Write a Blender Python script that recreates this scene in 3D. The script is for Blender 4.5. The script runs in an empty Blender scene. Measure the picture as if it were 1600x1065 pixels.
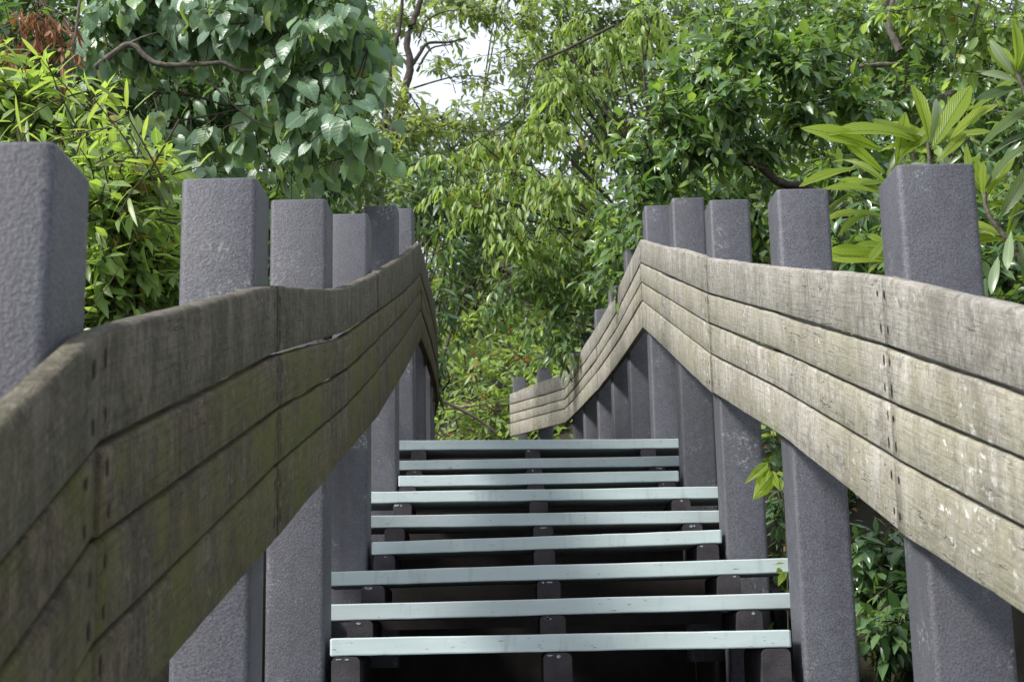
import bpy, bmesh, math, random
import numpy as np
from mathutils import Vector, Matrix

random.seed(7)
RNG = np.random.default_rng(11)
sc = bpy.context.scene
col = sc.collection
UNIT = 0.40            # one tread run in metres
CAMZ = 1.20            # eye height above world zero

# ------------------------------------------------------------------ camera
FPX, PITCH, YAW, ROLL = 2300.0, .1975, .0059, .0201
D0, Z0, RISE = 9.6823, -.0172, .2863
F = np.array([math.sin(YAW)*math.cos(PITCH), math.cos(YAW)*math.cos(PITCH), math.sin(PITCH)])
R_ = np.array([math.cos(YAW), -math.sin(YAW), 0.0])
U_ = np.cross(R_, F)
CR = R_*math.cos(ROLL)-U_*math.sin(ROLL)
CU = U_*math.cos(ROLL)+R_*math.sin(ROLL)

def ray(px, py): return F*FPX+CR*(px-800)-CU*(py-532.5)
def atY(px, py, Y):               # metres: sight line meets the plane y = Y
    d = ray(px, py); p = d*(Y/d[1]); p[2] += CAMZ; return p
def atYu(px, py, Y): return atY(px, py, Y*UNIT)
def atXu(px, py, X):
    d = ray(px, py); p = d*(X*UNIT/d[0]); p[2] += CAMZ; return p

cam = bpy.data.cameras.new('camera'); camo = bpy.data.objects.new('camera', cam)
col.objects.link(camo)
cam.sensor_width = 36; cam.sensor_fit = 'HORIZONTAL'; cam.lens = FPX/1600*36
cam.clip_start = .05; cam.clip_end = 500
camo.matrix_world = Matrix(((CR[0], CU[0], -F[0], 0), (CR[1], CU[1], -F[1], 0), (CR[2], CU[2], -F[2], CAMZ), (0, 0, 0, 1)))
cam.dof.use_dof = True; cam.dof.focus_distance = 4.6; cam.dof.aperture_fstop = 13
sc.camera = camo

# ------------------------------------------------------------------ light
SUN_EL, SUN_AZ = math.radians(46), math.radians(-116)   # azimuth measured from +Y towards +X
w = bpy.data.worlds.new('World'); sc.world = w; w.use_nodes = True
nt = w.node_tree; bg = nt.nodes['Background']
sky = nt.nodes.new('ShaderNodeTexSky'); sky.sky_type = 'NISHITA'; sky.sun_disc = False
sky.sun_elevation = SUN_EL; sky.sun_rotation = SUN_AZ
sky.air_density = 1.0; sky.dust_density = 3.0; sky.ozone_density = 1.0
hs = nt.nodes.new('ShaderNodeHueSaturation'); hs.inputs['Saturation'].default_value = .6
nt.links.new(sky.outputs[0], hs.inputs['Color'])
# thin bright cloud over most of the sky
wc = nt.nodes.new('ShaderNodeTexCoord'); wn = nt.nodes.new('ShaderNodeTexNoise'); wn.inputs['Scale'].default_value = 2.2; wn.inputs['Detail'].default_value = 6
nt.links.new(wc.outputs['Generated'], wn.inputs['Vector'])
wr = nt.nodes.new('ShaderNodeMapRange'); wr.inputs[1].default_value = .30; wr.inputs[2].default_value = .60; wr.inputs[3].default_value = .65; wr.inputs[4].default_value = .9
nt.links.new(wn.outputs['Fac'], wr.inputs[0])
wm = nt.nodes.new('ShaderNodeMix'); wm.data_type = 'RGBA'; wm.inputs[7].default_value = (5.5, 5.9, 6.6, 1)
nt.links.new(wr.outputs[0], wm.inputs[0]); nt.links.new(hs.outputs[0], wm.inputs[6]); nt.links.new(wm.outputs[2], bg.inputs[0])
bg.inputs[1].default_value = .10
sd = bpy.data.lights.new('sun', 'SUN'); sd.energy = 3.0; sd.angle = math.radians(11); sd.color = (1, .97, .92)
so = bpy.data.objects.new('sun', sd); col.objects.link(so)
sv = Vector((math.sin(SUN_AZ)*math.cos(SUN_EL), math.cos(SUN_AZ)*math.cos(SUN_EL), math.sin(SUN_EL)))
so.rotation_euler = sv.to_track_quat('Z', 'Y').to_euler()
sc.view_settings.view_transform = 'Standard'; sc.view_settings.look = 'None'
sc.view_settings.exposure = 1.12; sc.view_settings.gamma = 1
sc.render.engine = 'CYCLES'
sc.cycles.use_denoising = True
sc.cycles.max_bounces = 7; sc.cycles.transmission_bounces = 4; sc.cycles.diffuse_bounces = 4
sc.cycles.caustics_reflective = False; sc.cycles.caustics_refractive = False

# ------------------------------------------------------------------ node helpers
class NB:
    def __init__(s, name):
        s.m = bpy.data.materials.new(name); s.m.use_nodes = True
        s.t = s.m.node_tree; s.p = s.t.nodes['Principled BSDF']; s.out = s.t.nodes['Material Output']
    def n(s, typ, **kw):
        k = s.t.nodes.new(typ)
        for a, v in kw.items():
            if a in k.inputs.keys() if hasattr(k.inputs, 'keys') else False: k.inputs[a].default_value = v
            else: setattr(k, a, v)
        return k
    def l(s, a, b): s.t.links.new(a, b)
    def noise(s, vec, scale, detail=4, rough=.55, dist=0):
        k = s.t.nodes.new('ShaderNodeTexNoise'); k.inputs['Scale'].default_value = scale
        k.inputs['Detail'].default_value = detail; k.inputs['Roughness'].default_value = rough
        k.inputs['Distortion'].default_value = dist
        if vec is not None: s.l(vec, k.inputs['Vector'])
        return k.outputs['Fac']
    def voro(s, vec, scale, feature='F1'):
        k = s.t.nodes.new('ShaderNodeTexVoronoi'); k.feature = feature; k.inputs['Scale'].default_value = scale
        s.l(vec, k.inputs['Vector']); return k.outputs['Distance']
    def map(s, vec, sx, sy, sz, loc=(0, 0, 0)):
        k = s.t.nodes.new('ShaderNodeMapping'); k.inputs['Scale'].default_value = (sx, sy, sz)
        k.inputs['Location'].default_value = loc; s.l(vec, k.inputs['Vector']); return k.outputs[0]
    def ramp(s, fac, a, b, lo=0., hi=1.):
        k = s.t.nodes.new('ShaderNodeMapRange'); k.inputs[1].default_value = a; k.inputs[2].default_value = b
        k.inputs[3].default_value = lo; k.inputs[4].default_value = hi; s.l(fac, k.inputs[0]); return k.outputs[0]
    def math(s, op, a, b):
        k = s.t.nodes.new('ShaderNodeMath'); k.operation = op
        for i, v in enumerate((a, b)):
            if isinstance(v, (int, float)): k.inputs[i].default_value = v
            else: s.l(v, k.inputs[i])
        return k.outputs[0]
    def mix(s, fac, a, b, blend='MIX'):
        k = s.t.nodes.new('ShaderNodeMix'); k.data_type = 'RGBA'; k.blend_type = blend
        for i, v in ((0, fac), (6, a), (7, b)):
            if isinstance(v, (int, float)): k.inputs[i].default_value = v
            elif isinstance(v, tuple): k.inputs[i].default_value = (*v, 1)
            else: s.l(v, k.inputs[i])
        return k.outputs[2]
    def bump(s, h, strength, dist):
        k = s.t.nodes.new('ShaderNodeBump'); k.inputs['Strength'].default_value = strength
        k.inputs['Distance'].default_value = dist; s.l(h, k.inputs['Height']); return k.outputs[0]
    def coord(s, which='Object'):
        return s.t.nodes.new('ShaderNodeTexCoord').outputs[which]

def post_material():
    b = NB('pebbled_grey_paint'); c = b.coord()
    oi = b.t.nodes.new('ShaderNodeObjectInfo')
    off = b.t.nodes.new('ShaderNodeVectorMath'); off.operation = 'ADD'
    cmb = b.t.nodes.new('ShaderNodeCombineXYZ')
    rr = b.math('MULTIPLY', oi.outputs['Random'], 37.0)
    for i in range(3): b.l(rr, cmb.inputs[i])
    b.l(c, off.inputs[0]); b.l(cmb.outputs[0], off.inputs[1]); c = off.outputs[0]
    big = b.noise(c, 5, 5); mid = b.noise(c, 34, 5, .65); peb = b.noise(c, 240, 4, .7)
    grit = b.voro(c, 170)
    base = b.mix(b.ramp(big, .3, .7), (0.0536, 0.0521, 0.0652), (0.0796, 0.0791, 0.0960))
    base = b.mix(b.ramp(mid, .40, .66, 0, .7), base, (0.0910, 0.0925, 0.1097))
    base = b.mix(b.ramp(peb, .50, .66, 0, .60), base, (0.1422, 0.1472, 0.1672))
    base = b.mix(b.ramp(peb, .48, .36, 0, .70), base, (.026, .024, .030))
    # pale lichen patches and chips
    li = b.math('MULTIPLY', b.ramp(b.noise(c, 9, 3), .58, .70), b.ramp(b.noise(c, 90, 5, .75), .52, .58))
    base = b.mix(b.math('MULTIPLY', li, .55), base, (.34, .37, .36))
    st = b.ramp(b.noise(b.map(c, 16, 16, 1.1), 1, 5, .65), .50, .75, 0, .45)
    base = b.mix(st, base, (0.0293, 0.0283, 0.0323))
    base = b.mix(b.ramp(oi.outputs['Random'], 0, 1, 0, .30), base, (.035, .034, .038))
    base = b.mix(b.math('MULTIPLY', b.ramp(b.noise(c, 3.1, 5, .7), .55, .70), .25), base, (.062, .062, .045))
    b.l(base, b.p.inputs['Base Color'])
    b.p.inputs['Roughness'].default_value = .55; b.p.inputs['Specular IOR Level'].default_value = .4
    h = b.math('ADD', b.math('MULTIPLY', peb, 1.0), b.math('MULTIPLY', grit, .35))
    h = b.math('ADD', h, b.math('MULTIPLY', mid, .5))
    b.l(b.bump(h, .55, .0024), b.p.inputs['Normal'])
    return b.m

def wood_material(name, c1, c2, c3, moss, mosscol, lichen, dark, warm=None):
    b = NB(name); c = b.coord(); uv = b.coord('UV')
    isl = b.t.nodes.new('ShaderNodeNewGeometry').outputs['Random Per Island']
    big = b.noise(c, 3.2, 7, .65, .4)
    mott = b.noise(c, 46, 7, .75); speck = b.noise(b.map(c, 260, 260, 120), 1, 4, .7)
    drip = b.noise(b.map(c, 17, 17, 3.4), 1, 7, .70, .5)
    drip2 = b.noise(b.map(c, 110, 110, 16), 1, 5, .7, .3)
    grain = b.noise(b.map(uv, 6, 150, 1), 1, 5, .65, .3)
    zone = b.ramp(b.noise(c, 5, 3), .38, .60)
    base = b.mix(b.ramp(big, .32, .68), c1, c2)
    base = b.mix(b.ramp(drip, .47, .62, 0, .65), base, c3)
    base = b.mix(b.math('MULTIPLY', b.ramp(drip2, .50, .66, 0, .8), zone), base, tuple(min(1, v*1.35) for v in c3))
    base = b.mix(b.ramp(drip, .46, .32, 0, dark*.75), base, tuple(v*.36 for v in c1))
    base = b.mix(b.ramp(mott, .47, .34, 0, dark), base, tuple(v*.30 for v in c1))
    base = b.mix(b.ramp(mott, .53, .64, 0, .55), base, tuple(min(1, v*1.25) for v in c3))
    base = b.mix(b.ramp(speck, .47, .36, 0, .5), base, tuple(v*.35 for v in c1))
    base = b.mix(b.ramp(speck, .54, .66, 0, .6), base, tuple(min(1, v*1.3) for v in c3))
    stain = b.noise(b.map(c, 9, 9, 6), 1, 6, .72, .6)
    base = b.mix(b.ramp(stain, .50, .64, 0, .55), base, tuple(v*.45 for v in c1))
    base = b.mix(b.ramp(stain, .44, .34, 0, .40), base, tuple(min(1, v*1.12) for v in c3))
    if warm: base = b.mix(b.math('MULTIPLY', b.ramp(b.noise(c, 4.3, 5, .7, .5), .60, .66), b.ramp(mott, .40, .56)), base, warm)
    base = b.mix(b.ramp(isl, 0, 1, 0, .35), base, tuple(v*.62 for v in c2))
    ms = b.math('MULTIPLY', b.ramp(b.noise(c, 3.4, 6, .7, .3), .43, .62), b.ramp(mott, .30, .55, moss*.5, moss))
    base = b.mix(ms, base, mosscol)
    base = b.mix(b.ramp(grain, .50, .32, 0, .45), base, tuple(v*.4 for v in c1))
    # cracks along the grain
    cr = b.noise(b.map(uv, 11, 105, 1), 1, 1, .4, .35)
    crk = b.math('MULTIPLY', b.ramp(b.math('ABSOLUTE', b.math('SUBTRACT', cr, .5), 0), .0, .022, 1, 0), b.ramp(b.noise(b.map(uv, 9, 30, 1), 1, 2), .50, .60))
    crk = b.math('MULTIPLY', crk, b.ramp(b.noise(c, 2.3, 3), .45, .58))
    base = b.mix(b.math('MULTIPLY', crk, .9), base, (.02, .018, .014))
    if lichen > 0:
        v = b.noise(b.map(uv, 26, 44, 1), 1, 2, .5, .2); sp = b.ramp(v, .60, .64)
        m = b.math('MULTIPLY', sp, b.ramp(b.noise(c, 3.7, 4, .6), .52, .62))
        m = b.math('MULTIPLY', m, b.ramp(b.noise(uv, 90, 2), .40, .55))
        base = b.mix(b.math('MULTIPLY', m, lichen), base, (.62, .63, .58))
        m2 = b.math('MULTIPLY', b.ramp(b.noise(c, 240, 3, .7), .56, .66), b.ramp(b.noise(c, 6, 4), .50, .66))
        base = b.mix(b.math('MULTIPLY', m2, lichen*.7), base, (.58, .58, .54))
    b.l(base, b.p.inputs['Base Color'])
    b.p.inputs['Roughness'].default_value = .85; b.p.inputs['Specular IOR Level'].default_value = .25
    h = b.math('ADD', b.math('MULTIPLY', grain, .6), b.math('MULTIPLY', mott, .8))
    h = b.math('SUBTRACT', h, b.math('MULTIPLY', crk, 1.2))
    b.l(b.bump(h, .7, .004), b.p.inputs['Normal'])
    return b.m

def tread_material():
    b = NB('pale_blue_grey_paint'); c = b.coord()
    base = b.mix(b.ramp(b.noise(b.map(c, 3, 6, 12), 1, 5), .3, .7), (.36, .415, .415), (.44, .505, .505))
    d = b.math('MULTIPLY', b.ramp(b.noise(b.map(c, 30, 30, 160), 1, 3), .66, .70), b.ramp(b.noise(c, 6, 3), .40, .58))
    base = b.mix(b.math('MULTIPLY', d, .85), base, (.10, .08, .06))
    s = b.ramp(b.noise(b.map(c, 22, 22, 4), 1, 5, .65), .56, .75, 0, .45)
    base = b.mix(s, base, (.20, .225, .22))
    b.l(base, b.p.inputs['Base Color']); b.p.inputs['Roughness'].default_value = .65
    b.l(b.bump(b.noise(b.map(c, 8, 60, 90), 1, 4), .25, .002), b.p.inputs['Normal'])
    return b.m

def block_material():
    b = NB('purple_brown_block_paint'); c = b.coord()
    base = b.mix(b.ramp(b.noise(c, 14, 5), .3, .7), (.028, .025, .028), (.056, .050, .054))
    b.l(base, b.p.inputs['Base Color']); b.p.inputs['Roughness'].default_value = .9; b.p.inputs['Specular IOR Level'].default_value = .15
    b.l(b.bump(b.noise(c, 160, 3), .5, .003), b.p.inputs['Normal'])
    return b.m

def chip_material():
    b = NB('pale_paint_chip'); c = b.coord()
    b.l(b.mix(b.ramp(b.noise(c, 120, 3), .4, .6), (.16, .19, .19), (.34, .40, .40)), b.p.inputs['Base Color'])
    b.p.inputs['Roughness'].default_value = .95; b.p.inputs['Specular IOR Level'].default_value = .1; return b.m

def plain(name, c1, c2, scale, rough=.8, bump=.0):
    b = NB(name); c = b.coord(); n = b.noise(c, scale, 5, .6)
    b.l(b.mix(b.ramp(n, .3, .7), c1, c2), b.p.inputs['Base Color']); b.p.inputs['Roughness'].default_value = rough
    b.p.inputs['Specular IOR Level'].default_value = .25
    if bump: b.l(b.bump(n, .8, bump), b.p.inputs['Normal'])
    return b.m

def leaf_material(name, ca, cb, cc, trans=.35, rough=.42, tcol=None, vein=0., spec=.5, odd=None, back=None, vbump=.6):
    """three greens picked leaf by leaf; light passes through the blade"""
    b = NB(name); isl = b.t.nodes.new('ShaderNodeNewGeometry').outputs['Random Per Island']
    base = b.mix(b.ramp(isl, 0, .55), ca, cb); base = b.mix(b.ramp(isl, .6, 1.0), base, cc)
    if odd: base = b.mix(b.ramp(isl, .968, .972), base, odd)
    uv = b.coord('UV'); sep = b.t.nodes.new('ShaderNodeSeparateXYZ'); b.l(uv, sep.inputs[0])
    ax = b.math('ABSOLUTE', b.math('SUBTRACT', sep.outputs[0], .5), 0)
    rib = b.ramp(ax, .015, .05, 1, 0)
    if vein > 0:
        ph = b.math('SUBTRACT', b.math('MULTIPLY', sep.outputs[1], vein), b.math('MULTIPLY', ax, vein*.55))
        fr = b.math('FRACT', ph, 0)
        ln = b.ramp(b.math('ABSOLUTE', b.math('SUBTRACT', fr, .5), 0), (.0 if vein < 10 else .03), (.08 if vein < 10 else .17), 1, 0)
        rib = b.math('MAXIMUM', rib, b.math('MULTIPLY', ln, .8))
        b.l(b.bump(b.math('ABSOLUTE', b.math('SUBTRACT', fr, .5), 0), vbump, .006), b.p.inputs['Normal'])
    ribc = tuple(min(1, v*1.5) for v in cb)
    base = b.mix(b.math('MULTIPLY', rib, .5), base, tuple(min(1, v*1.5) for v in ribc) if 0 < vein < 10 else (tuple(v*.45 for v in ca) if vein else ribc))
    if back:
        bf = b.t.nodes.new('ShaderNodeNewGeometry').outputs['Backfacing']; base = b.mix(b.math('MULTIPLY', bf, .8), base, back)
    b.l(base, b.p.inputs['Base Color']); b.p.inputs['Roughness'].default_value = rough
    b.p.inputs['Specular IOR Level'].default_value = spec
    tr = b.t.nodes.new('ShaderNodeBsdfTranslucent')
    tint = tcol or (2.3, 2.3, .9)
    tc = b.mix(1.0, base, tint, 'MULTIPLY')
    if vein > 0: tc = b.mix(b.math('MULTIPLY', rib, .8), tc, tuple(v*.4 for v in ca))
    b.l(tc, tr.inputs[0])
    mx = b.t.nodes.new('ShaderNodeMixShader'); mx.inputs[0].default_value = trans
    b.l(b.p.outputs[0], mx.inputs[1]); b.l(tr.outputs[0], mx.inputs[2]); b.l(mx.outputs[0], b.out.inputs[0])
    return b.m

M = {}
M['post'] = post_material()
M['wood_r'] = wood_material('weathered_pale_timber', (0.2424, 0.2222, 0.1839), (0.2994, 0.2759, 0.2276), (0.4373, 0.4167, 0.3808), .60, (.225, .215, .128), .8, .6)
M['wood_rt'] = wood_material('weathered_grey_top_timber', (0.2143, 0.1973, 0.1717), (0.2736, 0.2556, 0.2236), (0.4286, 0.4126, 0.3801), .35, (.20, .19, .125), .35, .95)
M['wood_lt'] = wood_material('shaded_weathered_grey_brown_top_timber', (0.0546, 0.0460, 0.0354), (0.0829, 0.0709, 0.0539), (0.1804, 0.1584, 0.1264), .35, (.066, .066, .022), .12, .9)  # worn left top plank; shade of that side is in the darker colour
M['wood_l'] = wood_material('shaded_weathered_mossy_timber', (0.046, 0.036, 0.0245), (0.071, 0.0545, 0.037), (0.150, 0.123, 0.087), 1.0, (.078, .080, .014), .10, .9, (.17, .115, .06))  # real moss, plus the left side's shade painted into a darker wood
M['tread'] = tread_material(); M['block'] = block_material(); M['chip'] = chip_material()
M['nail'] = plain('rusty_nail', (.010, .008, .007), (.03, .02, .015), 200, .7)
M['crack'] = plain('dark_crack', (.006, .006, .007), (.012, .011, .012), 90, .9)
M['beam'] = plain('dark_timber', (.022, .019, .018), (.045, .038, .036), 8, .85, .004)
M['bark'] = plain('grey_brown_bark', (.06, .052, .042), (.15, .13, .105), 26, .9, .012)
M['bark_dark'] = plain('dark_bark', (.035, .03, .024), (.08, .068, .055), 26, .9, .012)
M['twig'] = plain('green_brown_twig', (.035, .034, .018), (.07, .062, .035), 20, .8)
M['soil'] = plain('forest_soil', (.016, .013, .009), (.036, .030, .020), 3, .95, .03)

# ------------------------------------------------------------------ object helpers
def link_mesh(name, me, mats, parent=None):
    for m in mats: me.materials.append(m)
    o = bpy.data.objects.new(name, me); col.objects.link(o)
    if parent: o.parent = parent; o.matrix_parent_inverse = parent.matrix_world.inverted()
    return o
def empty(name, loc, label, cat, group=None):
    o = bpy.data.objects.new(name, None); col.objects.link(o); o.location = loc
    o.empty_display_size = .2; o.matrix_world = Matrix.Translation(Vector(loc))
    o['label'] = label; o['category'] = cat
    if group: o['group'] = group
    return o
def np_mesh(name, V, faces_list, uvs=None, mat_idx=None, smooth=True):
    """faces_list: list of (n,k) int arrays; uvs: per-vertex uv"""
    me = bpy.data.meshes.new(name)
    V = np.ascontiguousarray(V, np.float32)
    loops = np.concatenate([f.ravel() for f in faces_list]).astype(np.int32)
    tot = np.concatenate([np.full(len(f), f.shape[1], np.int32) for f in faces_list])
    start = np.concatenate([[0], np.cumsum(tot)[:-1]]).astype(np.int32)
    me.vertices.add(len(V)); me.vertices.foreach_set('co', V.ravel())
    me.loops.add(len(loops)); me.loops.foreach_set('vertex_index', loops)
    me.polygons.add(len(tot)); me.polygons.foreach_set('loop_start', start); me.polygons.foreach_set('loop_total', tot)
    if mat_idx is not None: me.polygons.foreach_set('material_index', np.concatenate(mat_idx).astype(np.int32))
    me.polygons.foreach_set('use_smooth', np.full(len(tot), smooth))
    me.update(calc_edges=True)
    if uvs is not None:
        ul = me.uv_layers.new(name='UVMap'); ul.data.foreach_set('uv', np.ascontiguousarray(uvs[loops], np.float32).ravel())
    me.validate()
    return me
def box_bm(bm, x0, x1, y0, y1, z0, z1, bev_v=0, bev_t=0, seg=3):
    r = bmesh.ops.create_cube(bm, size=1.0); vs = r['verts']
    for v in vs:
        v.co = Vector((x0 if v.co.x < 0 else x1, y0 if v.co.y < 0 else y1, z0 if v.co.z < 0 else z1))
    es = set(e for v in vs for e in v.link_edges)
    if bev_v:
        ve = [e for e in es if abs(e.verts[0].co.z-e.verts[1].co.z) > 1e-5]
        ret = bmesh.ops.bevel(bm, geom=ve, offset=bev_v, segments=seg, affect='EDGES', profile=.5)
    if bev_t:
        top = [e for e in bm.edges if all(abs(v.co.z-z1) < 1e-6 for v in e.verts) and len(e.link_faces) == 2
               and any(abs(f.normal.z) < .5 for f in e.link_faces)]
        bmesh.ops.bevel(bm, geom=top, offset=bev_t, segments=2, affect='EDGES', profile=.5)
def bm_obj(name, bm, mats, parent=None, smooth=False):
    bm.normal_update()
    me = bpy.data.meshes.new(name); bm.to_mesh(me); bm.free()
    if smooth: me.polygons.foreach_set('use_smooth', [True]*len(me.polygons))
    return link_mesh(name, me, mats, parent)
def smooth_by_angle(o):
    me = o.data
    me.polygons.foreach_set('use_smooth', [True]*len(me.polygons))
    me.set_sharp_from_angle(angle=math.radians(50))
def stair_z(y):       # tread level (m) at distance y
    return CAMZ+UNIT*(Z0+RISE*(y/UNIT-D0)) if y < 7.08 else CAMZ+UNIT*(Z0+RISE*8)+.066*(y-7.08)

# ================================================================== STAIRCASE
stair = empty('staircase', (0.15, 3.87, stair_z(3.87)-.2), 'open wooden staircase of pale blue grey painted treads between two post railings', 'staircase')
TR = {9: (515, 997, 1236, 983), 8: (514, 944, 1236, 925), 7: (514, 892.4, 1230, 871), 6: (580, 846, 1128, 827), 5: (579.6, 805, 1126, 797),
      4: (580, 768, 1124, 760), 3: (622, 743, 1061, 735), 2: (623, 719, 1060, 712), 1: (623, 688, 1059, 685)}
TH = .0455
XL, XR = -1.165*UNIT, 1.885*UNIT
BX = (-1.052*UNIT, .3206*UNIT, 1.7219*UNIT)
rows = []
for k in range(18, 0, -1):
    n = 9-k; Y = D0+n
    if k in TR:
        a = TR[k]; p = atYu(a[0], a[1], Y); q = atYu(a[2], a[3], Y)
        sl = (q[2]-p[2])/(q[0]-p[0]); zl = p[2]+sl*(XL-p[0]); zr = p[2]+sl*(XR-p[0])
    else: zl = zr = CAMZ+UNIT*(Z0+RISE*n)-.03
    rows.append((Y*UNIT, zl, zr, n))
for i, (y, zl, zr, n) in enumerate(rows):
    wide = (n % 3 != 0)
    xa, xb = (XL-.12, XR+.14) if wide else (XL+.004, XR-.004)
    if 9-n in TR and not wide:
        tk = TR[9-n]; pl, pr = atYu(tk[0], tk[1], D0+n), atYu(tk[2], tk[3], D0+n); xa, xb = pl[0]+.001, pr[0]-.001
    zz = lambda x: zl+(zr-zl)*(x-XL)/(XR-XL)
    # edges wobble a little: old planks
    N = 40; xs = np.concatenate([[xa, xa+.002], np.linspace(xa+.005, xb-.005, N-4), [xb-.002, xb]]); prof = []
    rr = .0035
    sec = [(0, -rr), (rr*.3, -rr*.3), (rr, 0), (.352, 0), (.355, -.003), (.355, -TH+.003), (.352, -TH), (rr, -TH), (rr*.3, -TH+rr*.3), (0, -TH+rr)]
    V = []; K = len(sec)
    wob = np.cumsum(RNG.normal(0, 1, (N, 2)), 0); wob -= np.linspace(0, 1, N)[:, None]*wob[-1]; wob *= .0003
    for j, x in enumerate(xs):
        ends = .0028*max(0, 1-min(x-xa, xb-x)/.004)
        for (sy, sz) in sec:
            oz = wob[j, 0] if sz > -TH/2 else wob[j, 1]
            ez = -ends*.8 if sz > -TH/2 else ends*.8
            V.append((x, y+sy+(ends if sy < .1 else -ends), zz(x)+sz+oz+ez))
    q = [(j*K+a, j*K+(a+1) % K, (j+1)*K+(a+1) % K, (j+1)*K+a) for j in range(N-1) for a in range(K)]
    me = bpy.data.meshes.new('tread')
    me.from_pydata(V, [], [tuple(reversed(f)) for f in q]+[tuple(range(K)), tuple(reversed(range((N-1)*K, N*K)))]); me.update()
    t = link_mesh('tread', me, [M['tread']], stair)
    # three blocks carry each tread
    for xx0 in BX:
        xx = xx0+random.uniform(-.006, .006)
        if n % 3 == 0 and xx0 == BX[0]: xx = max(xx, XL+.045)
        if n % 3 == 0 and xx0 == BX[2]: xx = min(xx, XR-.045)
        top = zz(xx)-TH-.0015
        low = (rows[i-1][1]+(rows[i-1][2]-rows[i-1][1])*(xx-XL)/(XR-XL))+.001 if i > 0 else top-.07
        hw = .0365
        bm = bmesh.new()
        pts = [(-hw, low), (hw, low), (hw, top-.012), (hw-.004, top-.004), (hw-.012, top), (-hw+.012, top), (-hw+.004, top-.004), (-hw, top-.012)]
        f0 = [bm.verts.new((xx+a, y-.006, b)) for a, b in pts]; f1 = [bm.verts.new((xx+a, y+.30, b)) for a, b in pts]
        bm.faces.new(f0); bm.faces.new(list(reversed(f1)))
        for a in range(8):
            ff = bm.faces.new((f0[a], f1[a], f1[(a+1) % 8], f0[(a+1) % 8]))
        # dribbles of tread paint on the shoulder
        for c in range(random.choice((0, 0, 1, 1, 2))):
            cx = xx+random.uniform(-.026, .018); cw = random.uniform(.005, .016); ch = random.uniform(.002, .006); cz = top-.004-ch
            pp = [bm.verts.new((cx+cw*math.cos(g)*random.uniform(.6, 1), y-.0072, cz+ch*math.sin(g)*random.uniform(.6, 1))) for g in np.linspace(0, 2*math.pi, 9)[:-1]]
            ff = bm.faces.new(pp); ff.material_index = 1
        bmesh.ops.recalc_face_normals(bm, faces=bm.faces[:])
        bm_obj('support_block', bm, [M['block'], M['chip']], stair)
for yy, zz_ in ((4.30, 1.20-.118), (5.50, 1.42), (6.70, 1.78), (3.1, .72)):
    bm = bmesh.new(); box_bm(bm, XL-.1, XR+.1, yy, yy+.09, zz_-.19, zz_-.005-.02, 0); bm_obj('beam_and_shade_board', bm, [M['beam']], stair)

for xx in (XL-.185, XR+.15):  # unseen side boards, added to stop side light under the treads
    bm = bmesh.new(); q = []
    for dx in (0, .035):
        for (y, a, b_) in ((.1, -.02, -1.25), (7.3, -.02, -1.25)):
            zt = CAMZ+UNIT*(Z0+RISE*(y/UNIT-D0))-.22
            q.append((bm.verts.new((xx+dx, y, zt)), bm.verts.new((xx+dx, y, zt-1.3))))
    (a0, a1), (b0, b1), (c0, c1), (d0, d1) = q
    for f in ((a0, b0, b1, a1), (c0, c1, d1, d0), (a0, c0, d0, b0), (a1, b1, d1, c1), (a0, a1, c1, c0), (b0, d0, d1, b1)): bm.faces.new(f)
    bmesh.ops.recalc_face_normals(bm, faces=bm.faces[:]); bm_obj('shade_board', bm, [M['beam']], stair)
bm = bmesh.new(); box_bm(bm, XL-.15, XR+.15, 7.32, 7.36, .5, 1.98); bm_obj('beam_and_shade_board', bm, [M['beam']], stair)  # unseen back board, added to keep the space under the treads dark

# ================================================================== RAILINGS
PW = .362*UNIT
def post(parent, x_in, side, yf, ztop, zbot, tilt=0.0, name='post', w=PW, crack=False, label=None):
    """square post; x_in = its face towards the stairs, side -1 left / +1 right"""
    xc = x_in+side*w/2
    bm = bmesh.new(); box_bm(bm, -w/2, w/2, 0, w, zbot-ztop, 0, .013, .0055)
    # fine cuts so the corners can wander
    if crack:
        path = [(w/2-.020, -.36)]; z = -.36
        while z > -.66: z -= random.uniform(.012, .02); path.append((w/2-.019+(-.36-z)*-.06+random.uniform(-.003, .003), z))
        for (a, b), (c, d) in zip(path, path[1:]):
            t0, t1 = [.0014*min(1, (i+.36)*-12+.2, (i+.68)*9) if True else 0 for i in (b, d)]
            t0, t1 = max(t0, .0004), max(t1, .0004)
            vs = [bm.verts.new((a-t0, -.0012, b)), bm.verts.new((c-t1, -.0012, d)), bm.verts.new((c+t1, -.0012, d)), bm.verts.new((a+t0, -.0012, b))]
            f = bm.faces.new(vs); f.material_index = 1
    o = bm_obj(name, bm, [M['post'], M['crack']], None)
    o.location = (xc, yf, ztop); o.rotation_euler = (random.uniform(-.003, .003), tilt, random.uniform(-.012, .012))
    o.parent = parent; o.matrix_parent_inverse = parent.matrix_world.inverted()
    smooth_by_angle(o)
    if label: o['label'] = label
    return o

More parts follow.
